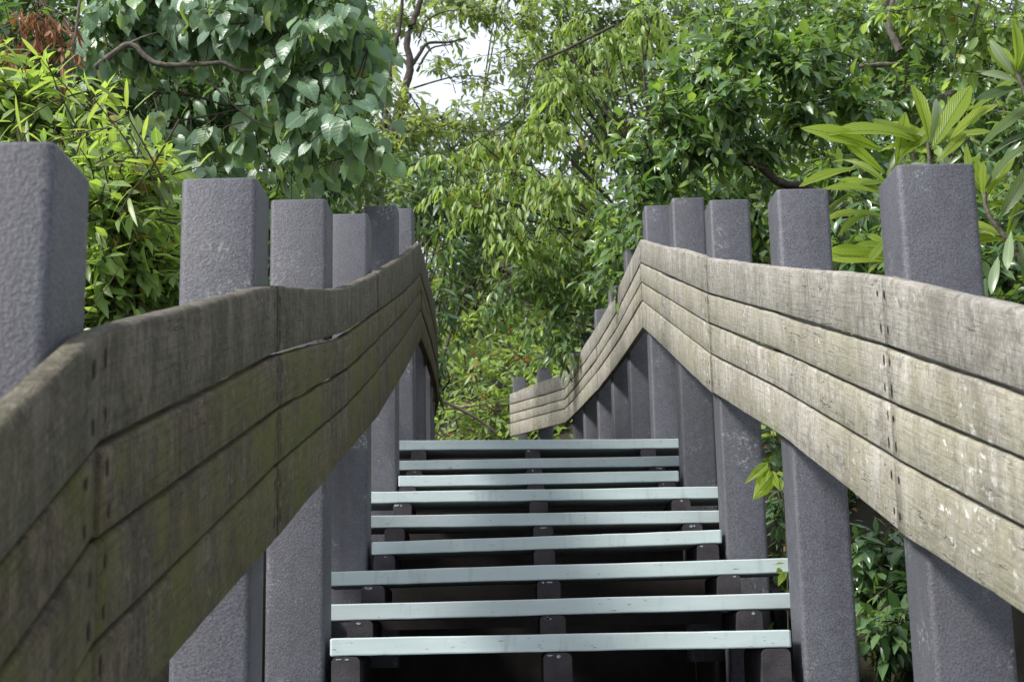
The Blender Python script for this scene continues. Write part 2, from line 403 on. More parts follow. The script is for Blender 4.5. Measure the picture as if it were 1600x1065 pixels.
def rail_panel(parent, st, side, mat, nails0=True, nails1=True, sub=22):
    """one bay of four planks; st = list of (x, y, [5 heights]); the planks' inner face runs through (x, y)"""
    st = [(np.array([s[0], s[1]]), np.array(s[2])) for s in st]
    L = [0.0]
    for a, b in zip(st, st[1:]): L.append(L[-1]+float(np.linalg.norm(b[0]-a[0])))
    L = np.array(L); tot = L[-1]; N = max(8, int(sub*tot/1.2))
    ss = np.linspace(0, tot, N)
    xy = np.stack([np.interp(ss, L, [s[0][i] for s in st]) for i in (0, 1)], 1)
    zr = np.stack([np.interp(ss, L, [s[1][i] for s in st]) for i in range(5)], 1)
    if len(st) > 2:       # ease the bends
        for _ in range(2):
            zr[1:-1] = .5*zr[1:-1]+.25*(zr[:-2]+zr[2:]); xy[1:-1] = .5*xy[1:-1]+.25*(xy[:-2]+xy[2:])
    tan = np.gradient(xy, axis=0); tan /= np.linalg.norm(tan, axis=1)[:, None]
    out = np.stack([tan[:, 1], -tan[:, 0]], 1)*side        # away from the stairs
    bm = bmesh.new(); uvl = bm.loops.layers.uv.new('UVMap')
    TK = .032; u0 = random.uniform(0, 50)
    for j in range(4):
        off = random.uniform(0, .006)
        gap_t, gap_b = (0.0 if j == 0 else .0036), (0.0 if j == 3 else .0036)
        wt = np.cumsum(RNG.normal(0, 1, N)); wt -= np.linspace(0, 1, N)*wt[-1]; wt *= .0009
        wb = np.cumsum(RNG.normal(0, 1, N)); wb -= np.linspace(0, 1, N)*wb[-1]; wb *= .0006
        rings = []
        e0 = .0026
        for i in range(N):
            zt = zr[i, j]-gap_t+(wt[i] if j == 0 else -abs(wt[i])*1.1); zb = zr[i, j+1]+gap_b+(wb[i] if j == 3 else 0)
            r = .0055 if j else .008
            sec = [(r*.1, zt-r), (r*.45, zt-r*.35), (r, zt), (TK-.004, zt), (TK, zt-.004), (TK, zb+.004), (TK-.004, zb), (.004, zb), (.0012, zb+.0012), (0, zb+.004)]
            p = xy[i].copy()
            if i == 0: p = p+tan[i]*e0
            if i == N-1: p = p-tan[i]*e0
            ring = []
            for k, (d, z) in enumerate(sec):
                q = p+out[i]*(d+off)
                jit = random.uniform(-.0012, .0012) if k in (1, 2) else 0
                ring.append(bm.verts.new((q[0], q[1], z+jit)))
            rings.append((ring, sec))
        K = 10
        for i in range(N-1):
            a, b = rings[i][0], rings[i+1][0]
            for k in range(K):
                k2 = (k+1) % K
                f = bm.faces.new((a[k], a[k2], b[k2], b[k])); f.smooth = True; f.material_index = 2 if j == 0 else 0
                for lp in f.loops:
                    ii = i if lp.vert in a else i+1
                    kk = a.index(lp.vert) if lp.vert in a else b.index(lp.vert)
                    lp[uvl].uv = (u0+ss[ii]+j*7.3, rings[ii][1][kk][1]-zr[ii, j]+j*3.1+rings[ii][1][kk][0])
        for ring in (rings[0][0], rings[-1][0]):
            f = bm.faces.new(ring)
            for lp in f.loops: lp[uvl].uv = (u0+lp.vert.co.x*2, lp.vert.co.z*2)
        # nails by the joints
        for at, flag in ((.03, nails0), (tot-.03, nails1)):
            if not flag: continue
            for fz in (.25, .75):
                s = at+random.uniform(-.008, .008)
                i = min(N-1, max(0, int(round(s/tot*(N-1)))))
                base = np.array([np.interp(s, ss, xy[:, 0]), np.interp(s, ss, xy[:, 1])])+out[i]*off
                zc = np.interp(s, ss, zr[:, j])*(1-fz)+np.interp(s, ss, zr[:, j+1])*fz
                rz, rw = random.uniform(.008, .014), random.uniform(.003, .0055)
                vs = []
                for g in np.linspace(0, 2*math.pi, 9)[:-1]:
                    q = base+tan[i]*rw*math.cos(g)*random.uniform(.7, 1.1)-out[i]*.0012
                    vs.append(bm.verts.new((q[0], q[1], zc+rz*math.sin(g)*random.uniform(.8, 1.1))))
                f = bm.faces.new(vs); f.material_index = 1
    bmesh.ops.recalc_face_normals(bm, faces=[f for f in bm.faces if f.material_index != 1])
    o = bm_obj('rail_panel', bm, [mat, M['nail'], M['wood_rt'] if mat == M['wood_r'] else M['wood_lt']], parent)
    return o

# ---- left railing
lrail = empty('timber_railing', (XL-.07, 3.87, stair_z(3.87)-.25), 'left railing of shade-darkened mossy planks on grey square posts, steep beside the stairs', 'railing', 'railings of the staircase')
RX = -1.06
def station_px(Yu, X, pts):
    zs = []
    for (x, y) in pts: zs.append(atXu(x, y, X)[2])
    return (X*UNIT, Yu*UNIT, zs)
SL1 = station_px(3.85, RX, [(160, 513), (164, 700), (162, 846), (152, 1010), (150, 1176)])
SL2 = station_px(6.86, RX, [(437, 442.5), (437.5, 552.6), (437, 638.5), (437, 726), (436, 841)])
SL3 = station_px(9.80, RX, [(533, 428), (533, 502), (533, 562), (533, 620.6), (533, 699)])
SL4 = station_px(12.3, RX, [(591, 424), (591, 483.6), (591, 527.7), (591, 576), (590, 645)])
SL6 = station_px(18.85, RX, [(659, 381), (659, 428), (659, 454), (659, 483), (659, 525)])
dz = -.48*(3.85-1.5)*UNIT
SL0 = (RX*UNIT, 1.5*UNIT, [z+dz for z in SL1[2]])
SL5 = tuple(((a+b)/2 if not isinstance(a, list) else [(p+q)/2-.012 for p, q in zip(a, b)]) for a, b in zip(SL4, SL6))
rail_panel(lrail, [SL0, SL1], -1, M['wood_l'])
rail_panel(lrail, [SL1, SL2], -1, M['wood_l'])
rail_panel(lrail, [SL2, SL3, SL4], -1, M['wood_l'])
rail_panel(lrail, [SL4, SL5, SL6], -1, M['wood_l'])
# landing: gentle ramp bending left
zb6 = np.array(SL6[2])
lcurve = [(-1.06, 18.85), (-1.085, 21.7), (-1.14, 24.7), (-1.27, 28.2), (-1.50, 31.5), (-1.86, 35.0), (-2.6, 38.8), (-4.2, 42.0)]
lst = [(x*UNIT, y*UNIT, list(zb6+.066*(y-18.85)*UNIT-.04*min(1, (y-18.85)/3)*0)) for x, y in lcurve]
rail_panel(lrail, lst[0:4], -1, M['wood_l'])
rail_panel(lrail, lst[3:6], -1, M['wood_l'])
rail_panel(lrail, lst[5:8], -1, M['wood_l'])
LP = [(-1.172, 1.2983), (-1.150, 2.1528), (-1.190, 2.9552), (-1.190, 3.727), (-1.150, 4.697), (-1.163, 5.5485)]
for i, (x, zt) in enumerate(LP):
    yu = D0+3*(i-2)
    post(lrail, (x if i else -1.165)*UNIT, -1, yu*UNIT, CAMZ+zt*UNIT, stair_z(yu*UNIT)-.8, random.uniform(-.004, .004)+.0,
         crack=(i == 2), w=PW*(1.07 if i in (2, 3) else 1), label={2: 'grey post with a long dark vertical crack', 0: 'nearest grey post, tall and close', 3: 'grey post cut shorter than its neighbours'}.get(i))
lcx = np.array(lcurve)
for i in range(6):
    yu = 21.68+3*i; x = float(np.interp(yu, lcx[:, 1], lcx[:, 0]))-.10
    post(lrail, x*UNIT, -1, yu*UNIT, CAMZ+(5.53+.066*(yu-18.7))*UNIT, stair_z(yu*UNIT)-.8)

# ---- right railing
rrail = empty('timber_railing', (XR+.07, 3.87, stair_z(3.87)-.25), 'right railing of pale weathered lichen-spotted planks on grey square posts', 'railing', 'railings of the staircase')
RXR = 1.81
SR2 = station_px(6.86, RXR, [(1376, 430), (1382, 541), (1387, 630), (1393, 717.5), (1404, 831)])
SRn = station_px(5.15, RXR, [(1600, 456), (1600, 604), (1600, 716), (1600, 831), (1600, 975)])
SR3 = station_px(9.70, RXR, [(1200, 419), (1200, 493), (1202, 553), (1203, 614), (1203, 690)])
SR4 = station_px(12.75, RXR, [(1099, 406), (1099, 466), (1100, 514), (1103, 560), (1104, 621)])
SR6 = station_px(18.8, RXR, [(998, 374), (998, 414.6), (998.5, 445.5), (999, 476), (1000, 518)])
def yof(px, py, X): return (atXu(px, py, X)[1])/UNIT
print('seam depths', [round(yof(*p), 2) for p in ((1376, 430, RXR), (1404, 831, RXR), (1099, 406, RXR), (1104, 621, RXR), (998, 374, RXR), (1000, 518, RXR), (1600, 456, RXR), (1600, 975, RXR), (1200, 419, RXR), (1203, 690, RXR))])
slope = [(a-b)/(6.86-5.15) for a, b in zip(SR2[2], SRn[2])]
SR1 = (RXR*UNIT, 2.9*UNIT, [b-s*(5.15-2.9) for b, s in zip(SRn[2], slope)])
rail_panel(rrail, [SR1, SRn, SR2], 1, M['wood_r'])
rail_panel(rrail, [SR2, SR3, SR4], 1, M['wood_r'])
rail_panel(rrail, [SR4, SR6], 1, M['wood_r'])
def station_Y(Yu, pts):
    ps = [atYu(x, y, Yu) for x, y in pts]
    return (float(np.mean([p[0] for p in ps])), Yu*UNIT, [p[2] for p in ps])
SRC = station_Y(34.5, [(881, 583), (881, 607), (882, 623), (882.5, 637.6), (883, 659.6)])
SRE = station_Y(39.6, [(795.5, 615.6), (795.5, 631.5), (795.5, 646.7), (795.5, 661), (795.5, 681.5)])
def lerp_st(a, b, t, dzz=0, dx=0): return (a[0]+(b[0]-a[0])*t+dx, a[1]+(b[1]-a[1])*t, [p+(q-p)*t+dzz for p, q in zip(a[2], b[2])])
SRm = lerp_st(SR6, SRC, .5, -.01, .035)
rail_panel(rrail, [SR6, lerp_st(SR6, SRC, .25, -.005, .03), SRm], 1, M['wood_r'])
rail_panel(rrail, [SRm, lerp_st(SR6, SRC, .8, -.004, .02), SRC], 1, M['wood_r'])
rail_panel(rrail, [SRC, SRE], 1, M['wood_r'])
RP = [(1.88, 1.30), (1.880, 2.158), (1.889, 2.964), (1.868, 3.793), (1.893, 4.720), (1.893, 5.525), (1.80, 5.732), (1.76, 5.927), (1.70, 6.133), (1.62, 6.314), (1.47, 6.45)]
for i, (x, zt) in enumerate(RP):
    yu = D0+3*(i-2)
    if i == 9: yu = 30.68
    xi = x*UNIT
    if i >= 6:                     # keep clear of the planks on the bend
        xr = float(np.interp(yu*UNIT, [s[1] for s in (SR6, SRm, SRC)], [s[0] for s in (SR6, SRm, SRC)]))+.042
        xi = max(xi, xr) if i < 10 else xr+.01
    post(rrail, xi, 1, yu*UNIT, CAMZ+zt*UNIT, stair_z(yu*UNIT)-.8, w=PW*(1.04 if i == 1 else 1),
         label={1: 'nearest grey post on the right, leaf green plants behind it'}.get(i))
dirE = np.array([SRE[0]-SRC[0], SRE[1]-SRC[1]]); dirE /= np.linalg.norm(dirE)
for (x0, x1, y0, yu) in ((839, 862, 573, 37.4), (801, 822, 589, 39.9)):
    p = atYu(x0, y0, yu); q = atYu(x1, y0, yu)
    post(rrail, p[0], 1, p[1], p[2], stair_z(p[1])-.8, w=q[0]-p[0])
# landing deck
bm = bmesh.new()
yy = 7.52
while yy < 16.5:
    yu = yy/UNIT
    xa = float(np.interp(yu, lcx[:, 1], lcx[:, 0]))*UNIT-.05
    xb = float(np.interp(yy, [SR6[1], SRC[1], SRE[1]], [SR6[0], SRC[0], SRE[0]]))+.03
    xb = max(xb, xa+.3)
    z = stair_z(yy)-.004
    box_bm(bm, xa, xb, yy, yy+.132, z-.045, z); yy += .14
bm_obj('landing_deck', bm, [M['beam']], stair)

# ================================================================== GROUND
def ground_z(x, y):
    x = np.asarray(x, float); y = np.asarray(y, float)
    s = np.where(y < 7.08, CAMZ+UNIT*(Z0+RISE*(y/UNIT-D0)), CAMZ+UNIT*(Z0+RISE*8)+.066*(y-7.08))
    pc = np.interp(y, [0, 9, 12, 14, 16, 20], [.15, .15, .0, -.4, -1.1, -3])
    dxr = np.clip(x-(pc+.80), 0, None); dxl = np.clip((pc-.80)-x, 0, None)
    corr = np.clip(1-(dxr+dxl)/.35, 0, 1)
    z = s-.12-1.1*corr
    z = z+.30*np.clip(dxr, 0, 4)+.22*np.clip(dxr-4, 0, None)-.10*np.clip(dxl, 0, 1.5)+.20*np.clip(dxl-1.5, 0, None)
    z = z+.24*np.clip(y-15, 0, 50)
    z = z+.10*np.sin(x*1.7+.6*y)*np.sin(y*1.3)+.05*np.sin(x*4.1-y*2.7)*np.cos(y*3.3+x)
    return z-np.clip(-y, 0, 1)*0
xs = np.concatenate([np.linspace(-60, -6, 28), np.linspace(-5.6, 6, 70), np.linspace(7, 60, 28)])
ys = np.concatenate([np.linspace(-8, 0, 14), np.linspace(.2, 20, 80), np.linspace(21, 65, 40)])
GX, GY = np.meshgrid(xs, ys); GZ = ground_z(GX, GY)
V = np.stack([GX.ravel(), GY.ravel(), GZ.ravel()], 1); nx, ny = len(xs), len(ys)
ii, jj = np.meshgrid(np.arange(nx-1), np.arange(ny-1)); a = (jj*nx+ii).ravel()
g = link_mesh('ground', np_mesh('ground', V, [np.stack([a, a+1, a+nx+1, a+nx], 1)]), [M['soil']]); g['kind'] = 'structure'

# ================================================================== VEGETATION
def leaf_proto(stations, fold=.35, curl=.25, ruffle=0., rk=6, twist=0.):
    """stations: (v along 0..1, half width); returns verts (unit length along +y), faces, uvs"""
    V, UV, quads, tris = [], [], [], []
    prev = None; wmax = max(s[1] for s in stations)
    for i, (v, wd) in enumerate(stations):
        zc = -curl*v*v
        if wd <= 0:
            V.append((0, v, zc)); UV.append((.5, v)); cur = (len(V)-1,)
        else:
            zr = ruffle*math.sin(rk*v*2*math.pi+.5); zl = ruffle*math.sin(rk*v*2*math.pi+2.2)
            cf, sf = math.cos(fold), math.sin(fold)
            V += [(-wd*cf, v, zc+wd*sf+zl), (0, v, zc), (wd*cf, v, zc+wd*sf+zr)]
            UV += [(.5-.5*wd/wmax, v), (.5, v), (.5+.5*wd/wmax, v)]; n = len(V); cur = (n-3, n-2, n-1)
        if prev is not None:
            if len(prev) == 1 and len(cur) == 3: tris += [(prev[0], cur[1], cur[0]), (prev[0], cur[2], cur[1])]
            elif len(prev) == 3 and len(cur) == 1: tris += [(prev[0], prev[1], cur[0]), (prev[1], prev[2], cur[0])]
            else: quads += [(prev[0], prev[1], cur[1], cur[0]), (prev[1], prev[2], cur[2], cur[1])]
        prev = cur
    return (np.array(V), np.array(quads, int).reshape(-1, 4), np.array(tris, int).reshape(-1, 3), np.array(UV))
P_SMALL = [leaf_proto([(0, 0), (.45, .19), (1, 0)], f, c) for f, c in ((.3, .15), (.6, .3), (.15, .05))]
P_LANCE = [leaf_proto([(0, 0), (.25, .13), (.6, .15), (1, 0)], f, c) for f, c in ((.3, .25), (.55, .45), (.2, .1))]
P_BROAD = [leaf_proto([(0, 0), (.2, .17), (.55, .22), (.85, .09), (1, 0)], f, c) for f, c in ((.3, .2), (.5, .4), (.2, .05))]
P_GRASS = [leaf_proto([(0, 0), (.15, .05), (.5, .065), (.8, .04), (1, 0)], f, c) for f, c in ((.2, .35), (.3, .1), (.2, .6))]
P_ROUND = [leaf_proto([(0, 0), (.2, .24), (.5, .33), (.8, .24), (1, 0)], f, c) for f, c in ((.2, .15), (.4, .3))]
def heart(f, c):
    V = []
    st = [(0, 0), (.06, .26), (.2, .42), (.42, .45), (.65, .34), (.85, .15), (1, 0)]
    pr = leaf_proto(st, f, c, .015, 2.2)
    v = pr[0].copy()
    side = np.abs(v[:, 0]) > 1e-6; low = (v[:, 1] < .25) & side
    v[low, 1] -= .14*(v[low, 1] < .1)+.05
    return (v, pr[1], pr[2], pr[3])
P_HEART = [heart(.12, .3), heart(.28, .55), heart(.4, .3), heart(.05, .15)]
_lq = [(0, 0), (.06, .02), (.2, .055), (.35, .086), (.5, .107), (.62, .116), (.74, .110), (.85, .080), (.94, .038), (1, 0)]
P_LOQ = [leaf_proto(_lq, .30, .25, .018, 8), leaf_proto(_lq, .45, .5, .020, 7), leaf_proto(_lq, .2, .1, .016, 9)]
P_CURL = [leaf_proto([(0, 0), (.3, .16), (.7, .13), (1, 0)], f, c, .03, 2) for f, c in ((.9, .5), (1.1, .8), (.7, -.4))]

def unit(a): return a/np.maximum(np.linalg.norm(a, axis=-1, keepdims=True), 1e-9)

def pack_leaves(protos, pos, d, nrm, size, rng):
    """many leaves -> one vertex / face set"""
    y = unit(d); n = nrm-y*np.sum(nrm*y, -1, keepdims=True); z = unit(n); x = np.cross(y, z)
    idx = rng.integers(0, len(protos), len(pos)); Vs, Q, T, UVs = [], [], [], []; base = 0
    for k, (pv, pq, pt, pu) in enumerate(protos):
        s = np.where(idx == k)[0]
        if not len(s): continue
        wv = rng.uniform(.85, 1.15, (len(s), 1, 1))
        P = pv[None]*size[s][:, None, None]
        vv = pos[s][:, None]+P[..., 0:1]*wv*x[s][:, None]+P[..., 1:2]*y[s][:, None]+P[..., 2:3]*z[s][:, None]
        m = len(pv); offs = base+np.arange(len(s))*m
        Vs.append(vv.reshape(-1, 3)); UVs.append(np.tile(pu, (len(s), 1)))
        if len(pq): Q.append((pq[None]+offs[:, None, None]).reshape(-1, 4))
        if len(pt): T.append((pt[None]+offs[:, None, None]).reshape(-1, 3))
        base += len(s)*m
    return np.concatenate(Vs), Q, T, np.concatenate(UVs)

def tubes(P, r0, r1, sides=3):
    """P (n,k,3) centre lines -> tube verts, quads"""
    n, k, _ = P.shape
    t = unit(np.gradient(P, axis=1)); ref = np.where(np.abs(t[..., 2:3]) > .9, np.array([1., 0, 0]), np.array([0., 0, 1]))
    a = unit(np.cross(t, ref)); b = np.cross(t, a)
    rad = np.linspace(0, 1, k)[None, :, None]; rr = r0[:, None, None]*(1-rad)+r1[:, None, None]*rad
    rings = []
    for s in range(sides):
        g = 2*math.pi*s/sides; rings.append(P+rr*(a*math.cos(g)+b*math.sin(g)))
    V = np.stack(rings, 2).reshape(-1, 3); q = []
    bi = (np.arange(n)*k*sides)[:, None]+np.arange(k-1)[None]*sides
    for s in range(sides):
        s2 = (s+1) % sides; q.append(np.stack([bi+s, bi+s2, bi+sides+s2, bi+sides+s], -1).reshape(-1, 4))
    return V, np.concatenate(q)

def crown_mesh(name, clumps, protos, leafL, twigL, nleaf, dens, mats, parent, seed, up=.25, droop=.25, grav=.2, spread=.8, jitter=.45, nup=1.0, shell=.35, kind=None, facing=0., ndir=(-.25, -.35, .2)):
    """clumps: (centre xyz, radii xyz, weight). Twigs grow outwards in each clump, leaves sit along the twigs."""
    rng = np.random.default_rng(seed)
    B, D, Ls = [], [], []
    for c, r, wgt in clumps:
        c, r = np.array(c), np.array(r)
        n = max(3, int(dens*wgt*DENS))
        u = unit(rng.normal(0, 1, (n, 3)))
        if facing: u[:, 1] -= facing*rng.random(n); u = unit(u)
        rad = shell+(1-shell)*rng.random((n, 1))**.6
        L = twigL*rng.uniform(.6, 1.25, n)
        d = unit(u*.9+rng.normal(0, .45, (n, 3))+np.array([0, 0, up]))
        p = c+u*r*rad*rng.uniform(.85, 1.12, (n, 1))
        B.append(p-d*L[:, None]*.55); D.append(d); Ls.append(L)
    B, D, Ls = np.concatenate(B), np.concatenate(D), np.concatenate(Ls); n = len(B)
    K = 5; tt = np.linspace(0, 1, K)[None, :, None]
    line = B[:, None]+D[:, None]*Ls[:, None, None]*tt+np.array([0, 0, -1.])*(droop*Ls[:, None, None]*tt**2)
    line += np.cumsum(rng.normal(0, .018, line.shape)*Ls[:, None, None], 1)
    tv, tq = tubes(line, Ls*.010+.0008, Ls*.004+.0005)
    # leaves
    t = np.linspace(.18, 1.0, nleaf)[None]+rng.uniform(-.05, .05, (n, nleaf)); t = np.clip(t, .05, 1)
    fi = t*(K-1); i0 = np.clip(fi.astype(int), 0, K-2); fr = (fi-i0)[..., None]
    ar = np.arange(n)[:, None]
    pos = line[ar, i0]*(1-fr)+line[ar, i0+1]*fr
    tg = unit(line[ar, i0+1]-line[ar, i0])
    ang = np.arange(nleaf)[None]*2.4+rng.uniform(0, 6.28, (n, 1))+rng.normal(0, .3, (n, nleaf))
    s1 = unit(np.cross(tg, np.array([0, .2, 1.]))); s2 = np.cross(s1, tg)
    side = s1*np.cos(ang)[..., None]+s2*(np.sin(ang)*.55)[..., None]
    fwd = .45+.9*np.clip(t-.75, 0, 1)[..., None]*4*.35
    ld = unit(tg*fwd+side*spread+np.array([0, 0, -1.])*grav+rng.normal(0, .22, pos.shape))
    nr = np.array([0, 0, 1.])*nup+np.array(ndir)+rng.normal(0, jitter, pos.shape)
    sz = leafL*rng.uniform(.5, 1.25, pos.shape[:2])*(1-.25*np.clip(t-.85, 0, 1)*4)
    pos = pos+ld*leafL*.12
    keep = rng.random(pos.shape[:2]) > .06
    V, Q, T, UV = pack_leaves(protos, pos[keep], ld[keep], nr[keep], sz[keep], rng)
    off = len(V); V = np.concatenate([V, tv]); UV = np.concatenate([UV, np.zeros((len(tv), 2))])
    faces, mi = [], []
    for q in Q: faces.append(q); mi.append(np.zeros(len(q)))
    for q in T: faces.append(q); mi.append(np.zeros(len(q)))
    faces.append(tq+off); mi.append(np.ones(len(tq)))
    me = np_mesh(name, V, faces, UV, mi)
    return link_mesh(name, me, mats, parent), keep.sum()

def catmull(pts, per=6):
    P = [np.array(p, float) for p in pts]; P = [2*P[0]-P[1]]+P+[2*P[-1]-P[-2]]; out = []
    for i in range(1, len(P)-2):
        for s in range(per):
            t = s/per; a, b, c, d = P[i-1:i+3]
            out.append(.5*((2*b)+(-a+c)*t+(2*a-5*b+4*c-d)*t*t+(-a+3*b-3*c+d)*t**3))
    out.append(P[-2]); return np.array(out)
def limb_set(name, limbs, mat, parent, seed=0, sides=7):
    """limbs: list of (points, r0, r1) -> one mesh"""
    rng = np.random.default_rng(seed); Vs, Qs, base = [], [], 0
    for pts, r0, r1 in limbs:
        c = catmull(pts) if len(pts) > 2 else np.array(pts, float)
        if len(pts) > 2: c[1:-1] += rng.normal(0, r0*.08, c[1:-1].shape)
        v, q = tubes(c[None], np.array([r0]), np.array([r1]), sides); v = v+rng.normal(0, r1*.10, v.shape)
        Vs.append(v); Qs.append(q+base); base += len(v)
    me = np_mesh(name, np.concatenate(Vs), [np.concatenate(Qs)])
    return link_mesh(name, me, [mat], parent)

def CL(px, py, Y, rx, ry, rd=None, wgt=1.0):
    """a leaf clump seen at a place in the view, Y metres ahead"""
    c = atY(px, py, Y); m = Y/FPX
    return (c, (rx*m, rd if rd else (rx+ry)*.5*m, ry*m), wgt*(rx*ry)/3000.0)

NLEAF = 0
DENS = 2.3
def tree(name, label, cat, base_xy, clumps, protos, leafL, twigL, nleaf, dens, leafmat, seed, trunk_r=.09, bark='bark', group=None, limbs=None, auto=True, fork=.45, **kw):
    global NLEAF
    bx, by = base_xy; bz = float(ground_z(bx, by))-.05
    e = empty(name, (bx, by, bz), label, cat, group)
    cs = [np.array(c[0]) for c in clumps]; cen = np.mean(cs, 0)
    ls = []
    rng = np.random.default_rng(seed+100)
    if auto:
        b = np.array([bx, by, bz]); top = b*(1-fork)+cen*fork; top[0] = bx+(cen[0]-bx)*.35; top[1] = by+(cen[1]-by)*.35
        mid = (b+top)/2+rng.normal(0, .08, 3)*np.array([1, 1, 0])
        ls.append(([b, mid, top], trunk_r, trunk_r*.72))
        for c in cs:
            m1 = top+(c-top)*.45+np.array([rng.normal(0, .08), rng.normal(0, .08), .10*np.linalg.norm(c-top)])
            ls.append(([top, m1, c], trunk_r*.24, trunk_r*.06))
            for _ in range(1):
                tip = c+rng.normal(0, 1, 3)*np.array(clumps[0][1])*.6
                ls.append(([m1, (m1+tip)/2+rng.normal(0, .05, 3), tip], trunk_r*.14, trunk_r*.05))
    for l in (limbs or []): ls.append(l)
    limb_set('trunk', ls, M[bark], e, seed)
    o, k = crown_mesh('crown', clumps, protos, leafL, twigL, nleaf, dens, [leafmat, M['twig']], e, seed, **kw)
    NLEAF += k
    return e

LM = {}
LM['heart'] = leaf_material('broad_heart_leaf', (0.1050, 0.1750, 0.1150), (0.1450, 0.2350, 0.1450), (0.2100, 0.3150, 0.1250), .42, .36, vbump=.18, vein=6, back=(.13, .17, .10), odd=(.17, .21, .06))
LM['bush'] = leaf_material('light_bush_leaf', (0.17, 0.25, 0.09), (0.22, 0.305, 0.1), (0.11, 0.185, 0.08), .42, .38, odd=(.26, .20, .03))
LM['bamboo'] = leaf_material('bamboo_leaf', (0.18, 0.25, 0.09), (0.22, 0.28, 0.1), (0.13, 0.19, 0.08), .42, .42, odd=(.30, .16, .05))
LM['weep'] = leaf_material('yellow_green_leaf', (0.1932, 0.2755, 0.0770), (0.2392, 0.3277, 0.0880), (0.1242, 0.1995, 0.0605), .40, .46, odd=(.22, .17, .04))  # colour lightened to stand in for hazy brightness at the centre
LM['olive'] = leaf_material('olive_leaf', (0.165, 0.215, 0.1), (0.21, 0.26, 0.11), (0.13, 0.18, 0.09), .38, .5)
LM['dark'] = leaf_material('dark_glossy_leaf', (0.045, 0.095, 0.045), (0.07, 0.13, 0.05), (0.12, 0.19, 0.06), .30, .38)
LM['mid'] = leaf_material('glossy_green_leaf', (0.055, 0.11, 0.045), (0.09, 0.16, 0.055), (0.2, 0.285, 0.07), .34, .32)
LM['under'] = leaf_material('understorey_leaf', (0.1584, 0.2300, 0.0770), (0.2112, 0.2898, 0.0990), (0.1056, 0.1656, 0.0660), .40, .50, odd=(.22, .08, .02))
LM['far'] = leaf_material('forest_leaf', (0.06, 0.105, 0.045), (0.095, 0.145, 0.055), (0.15, 0.205, 0.07), .32, .55)
LM['pale'] = leaf_material('pale_whorled_leaf', (0.160, 0.217, 0.123), (0.203, 0.261, 0.145), (0.131, 0.189, 0.087), .28, .30)
LM['loquat'] = leaf_material('ribbed_yellow_green_leaf', (0.27, 0.375, 0.05), (0.33, 0.43, 0.06), (0.22, 0.32, 0.05), .62, .42, tcol=(1.9, 1.9, .8), vein=17, back=(.20, .24, .12))
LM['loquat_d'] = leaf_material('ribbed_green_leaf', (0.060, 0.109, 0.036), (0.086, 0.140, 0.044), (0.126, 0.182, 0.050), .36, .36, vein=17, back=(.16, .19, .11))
LM['fern'] = leaf_material('shade_leaf', (0.065, 0.125, 0.06), (0.09, 0.165, 0.07), (0.14, 0.21, 0.07), .30, .24)
LM['dead'] = leaf_material('dry_brown_leaf', (0.192, 0.090, 0.042), (0.264, 0.120, 0.054), (0.144, 0.072, 0.042), .25, .7, tcol=(1.6, 1.2, .8))

# ---- broad heart-leaved tree, upper left
def Lp(pts, Y): return [atY(x, y, Y if not isinstance(Y, (list, tuple)) else Y[i]) for i, (x, y) in enumerate(pts)]
hc = [CL(330, 22, 6.2, 80, 40), CL(430, 30, 6.0, 90, 45), CL(508, 35, 5.8, 80, 50), CL(553, 40, 5.8, 35, 45), CL(450, -40, 5.9, 140, 40), CL(250, -20, 6.2, 120, 40), CL(553, 115, 5.8, 36, 40), CL(478, 110, 6.0, 70, 40),
      CL(215, 60, 6.3, 60, 50), CL(523, 173, 5.8, 40, 34), CL(565, 205, 5.7, 26, 34, wgt=.8), CL(458, 163, 6.0, 60, 35, wgt=.7), 
      CL(498, 218, 6.1, 50, 30, wgt=.5), CL(440, 235, 6.3, 60, 26, wgt=.6), CL(330, 205, 6.2, 35, 26, wgt=.9), CL(270, 50, 6.4, 60, 40), CL(180, 30, 6.3, 50, 40), CL(390, 200, 6.3, 40, 30, wgt=.6), CL(220, 200, 6.3, 45, 40), CL(320, 268, 6.2, 60, 26, wgt=1.0), CL(370, 60, 6.5, 80, 40, wgt=.8), CL(130, 75, 5.9, 22, 24, wgt=.6)]
hl = [(Lp([(-60, 210), (60, 160), (130, 120), (175, 85), (205, 70), (235, 95), (265, 102), (310, 100), (350, 99), (375, 110), (405, 108), (425, 95), (440, 70)], 6.0), 0.0165, 0.0067),
      (Lp([(175, 85), (215, 62), (248, 50)], 6.0), 0.0090, 0.0030), (Lp([(425, 85), (470, 74), (520, 76), (570, 60)], 5.9), 0.0067, 0.0030),
      (Lp([(290, 100), (330, 130), (350, 150), (400, 190), (470, 215)], 6.1), 0.0067, 0.0023), (Lp([(130, 150), (190, 185), (260, 190), (330, 180), (380, 168)], 6.4), 0.0075, 0.0030),
      (Lp([(180, 140), (240, 145), (300, 150), (360, 165), (420, 160)], 6.5), 0.0075, 0.0030), (Lp([(420, 130), (460, 110), (490, 80)], 6.0), 0.0060, 0.0023),
      (Lp([(230, 110), (255, 200), (290, 280)], 6.6), 0.0060, 0.0023), (Lp([(150, 10), (165, 60), (170, 110)], 6.2), 0.0060, 0.0030),
      (Lp([(260, 190), (275, 150), (268, 100)], 6.6), 0.0037, 0.0015), (Lp([(300, 230), (295, 160), (270, 110)], 6.6), 0.0037, 0.0015)]
tree('broadleaf_tree', 'tree with large round heart shaped leaves overhanging the left railing', 'tree', (-3.4, 6.6), hc, P_HEART, .086, .30, 7, 9.0, LM['heart'], 21,
     trunk_r=.10, limbs=hl, auto=False, up=.1, droop=.35, grav=.75, spread=.55, jitter=.45, nup=.45, ndir=(-.35, -.85, .3), shell=.1)

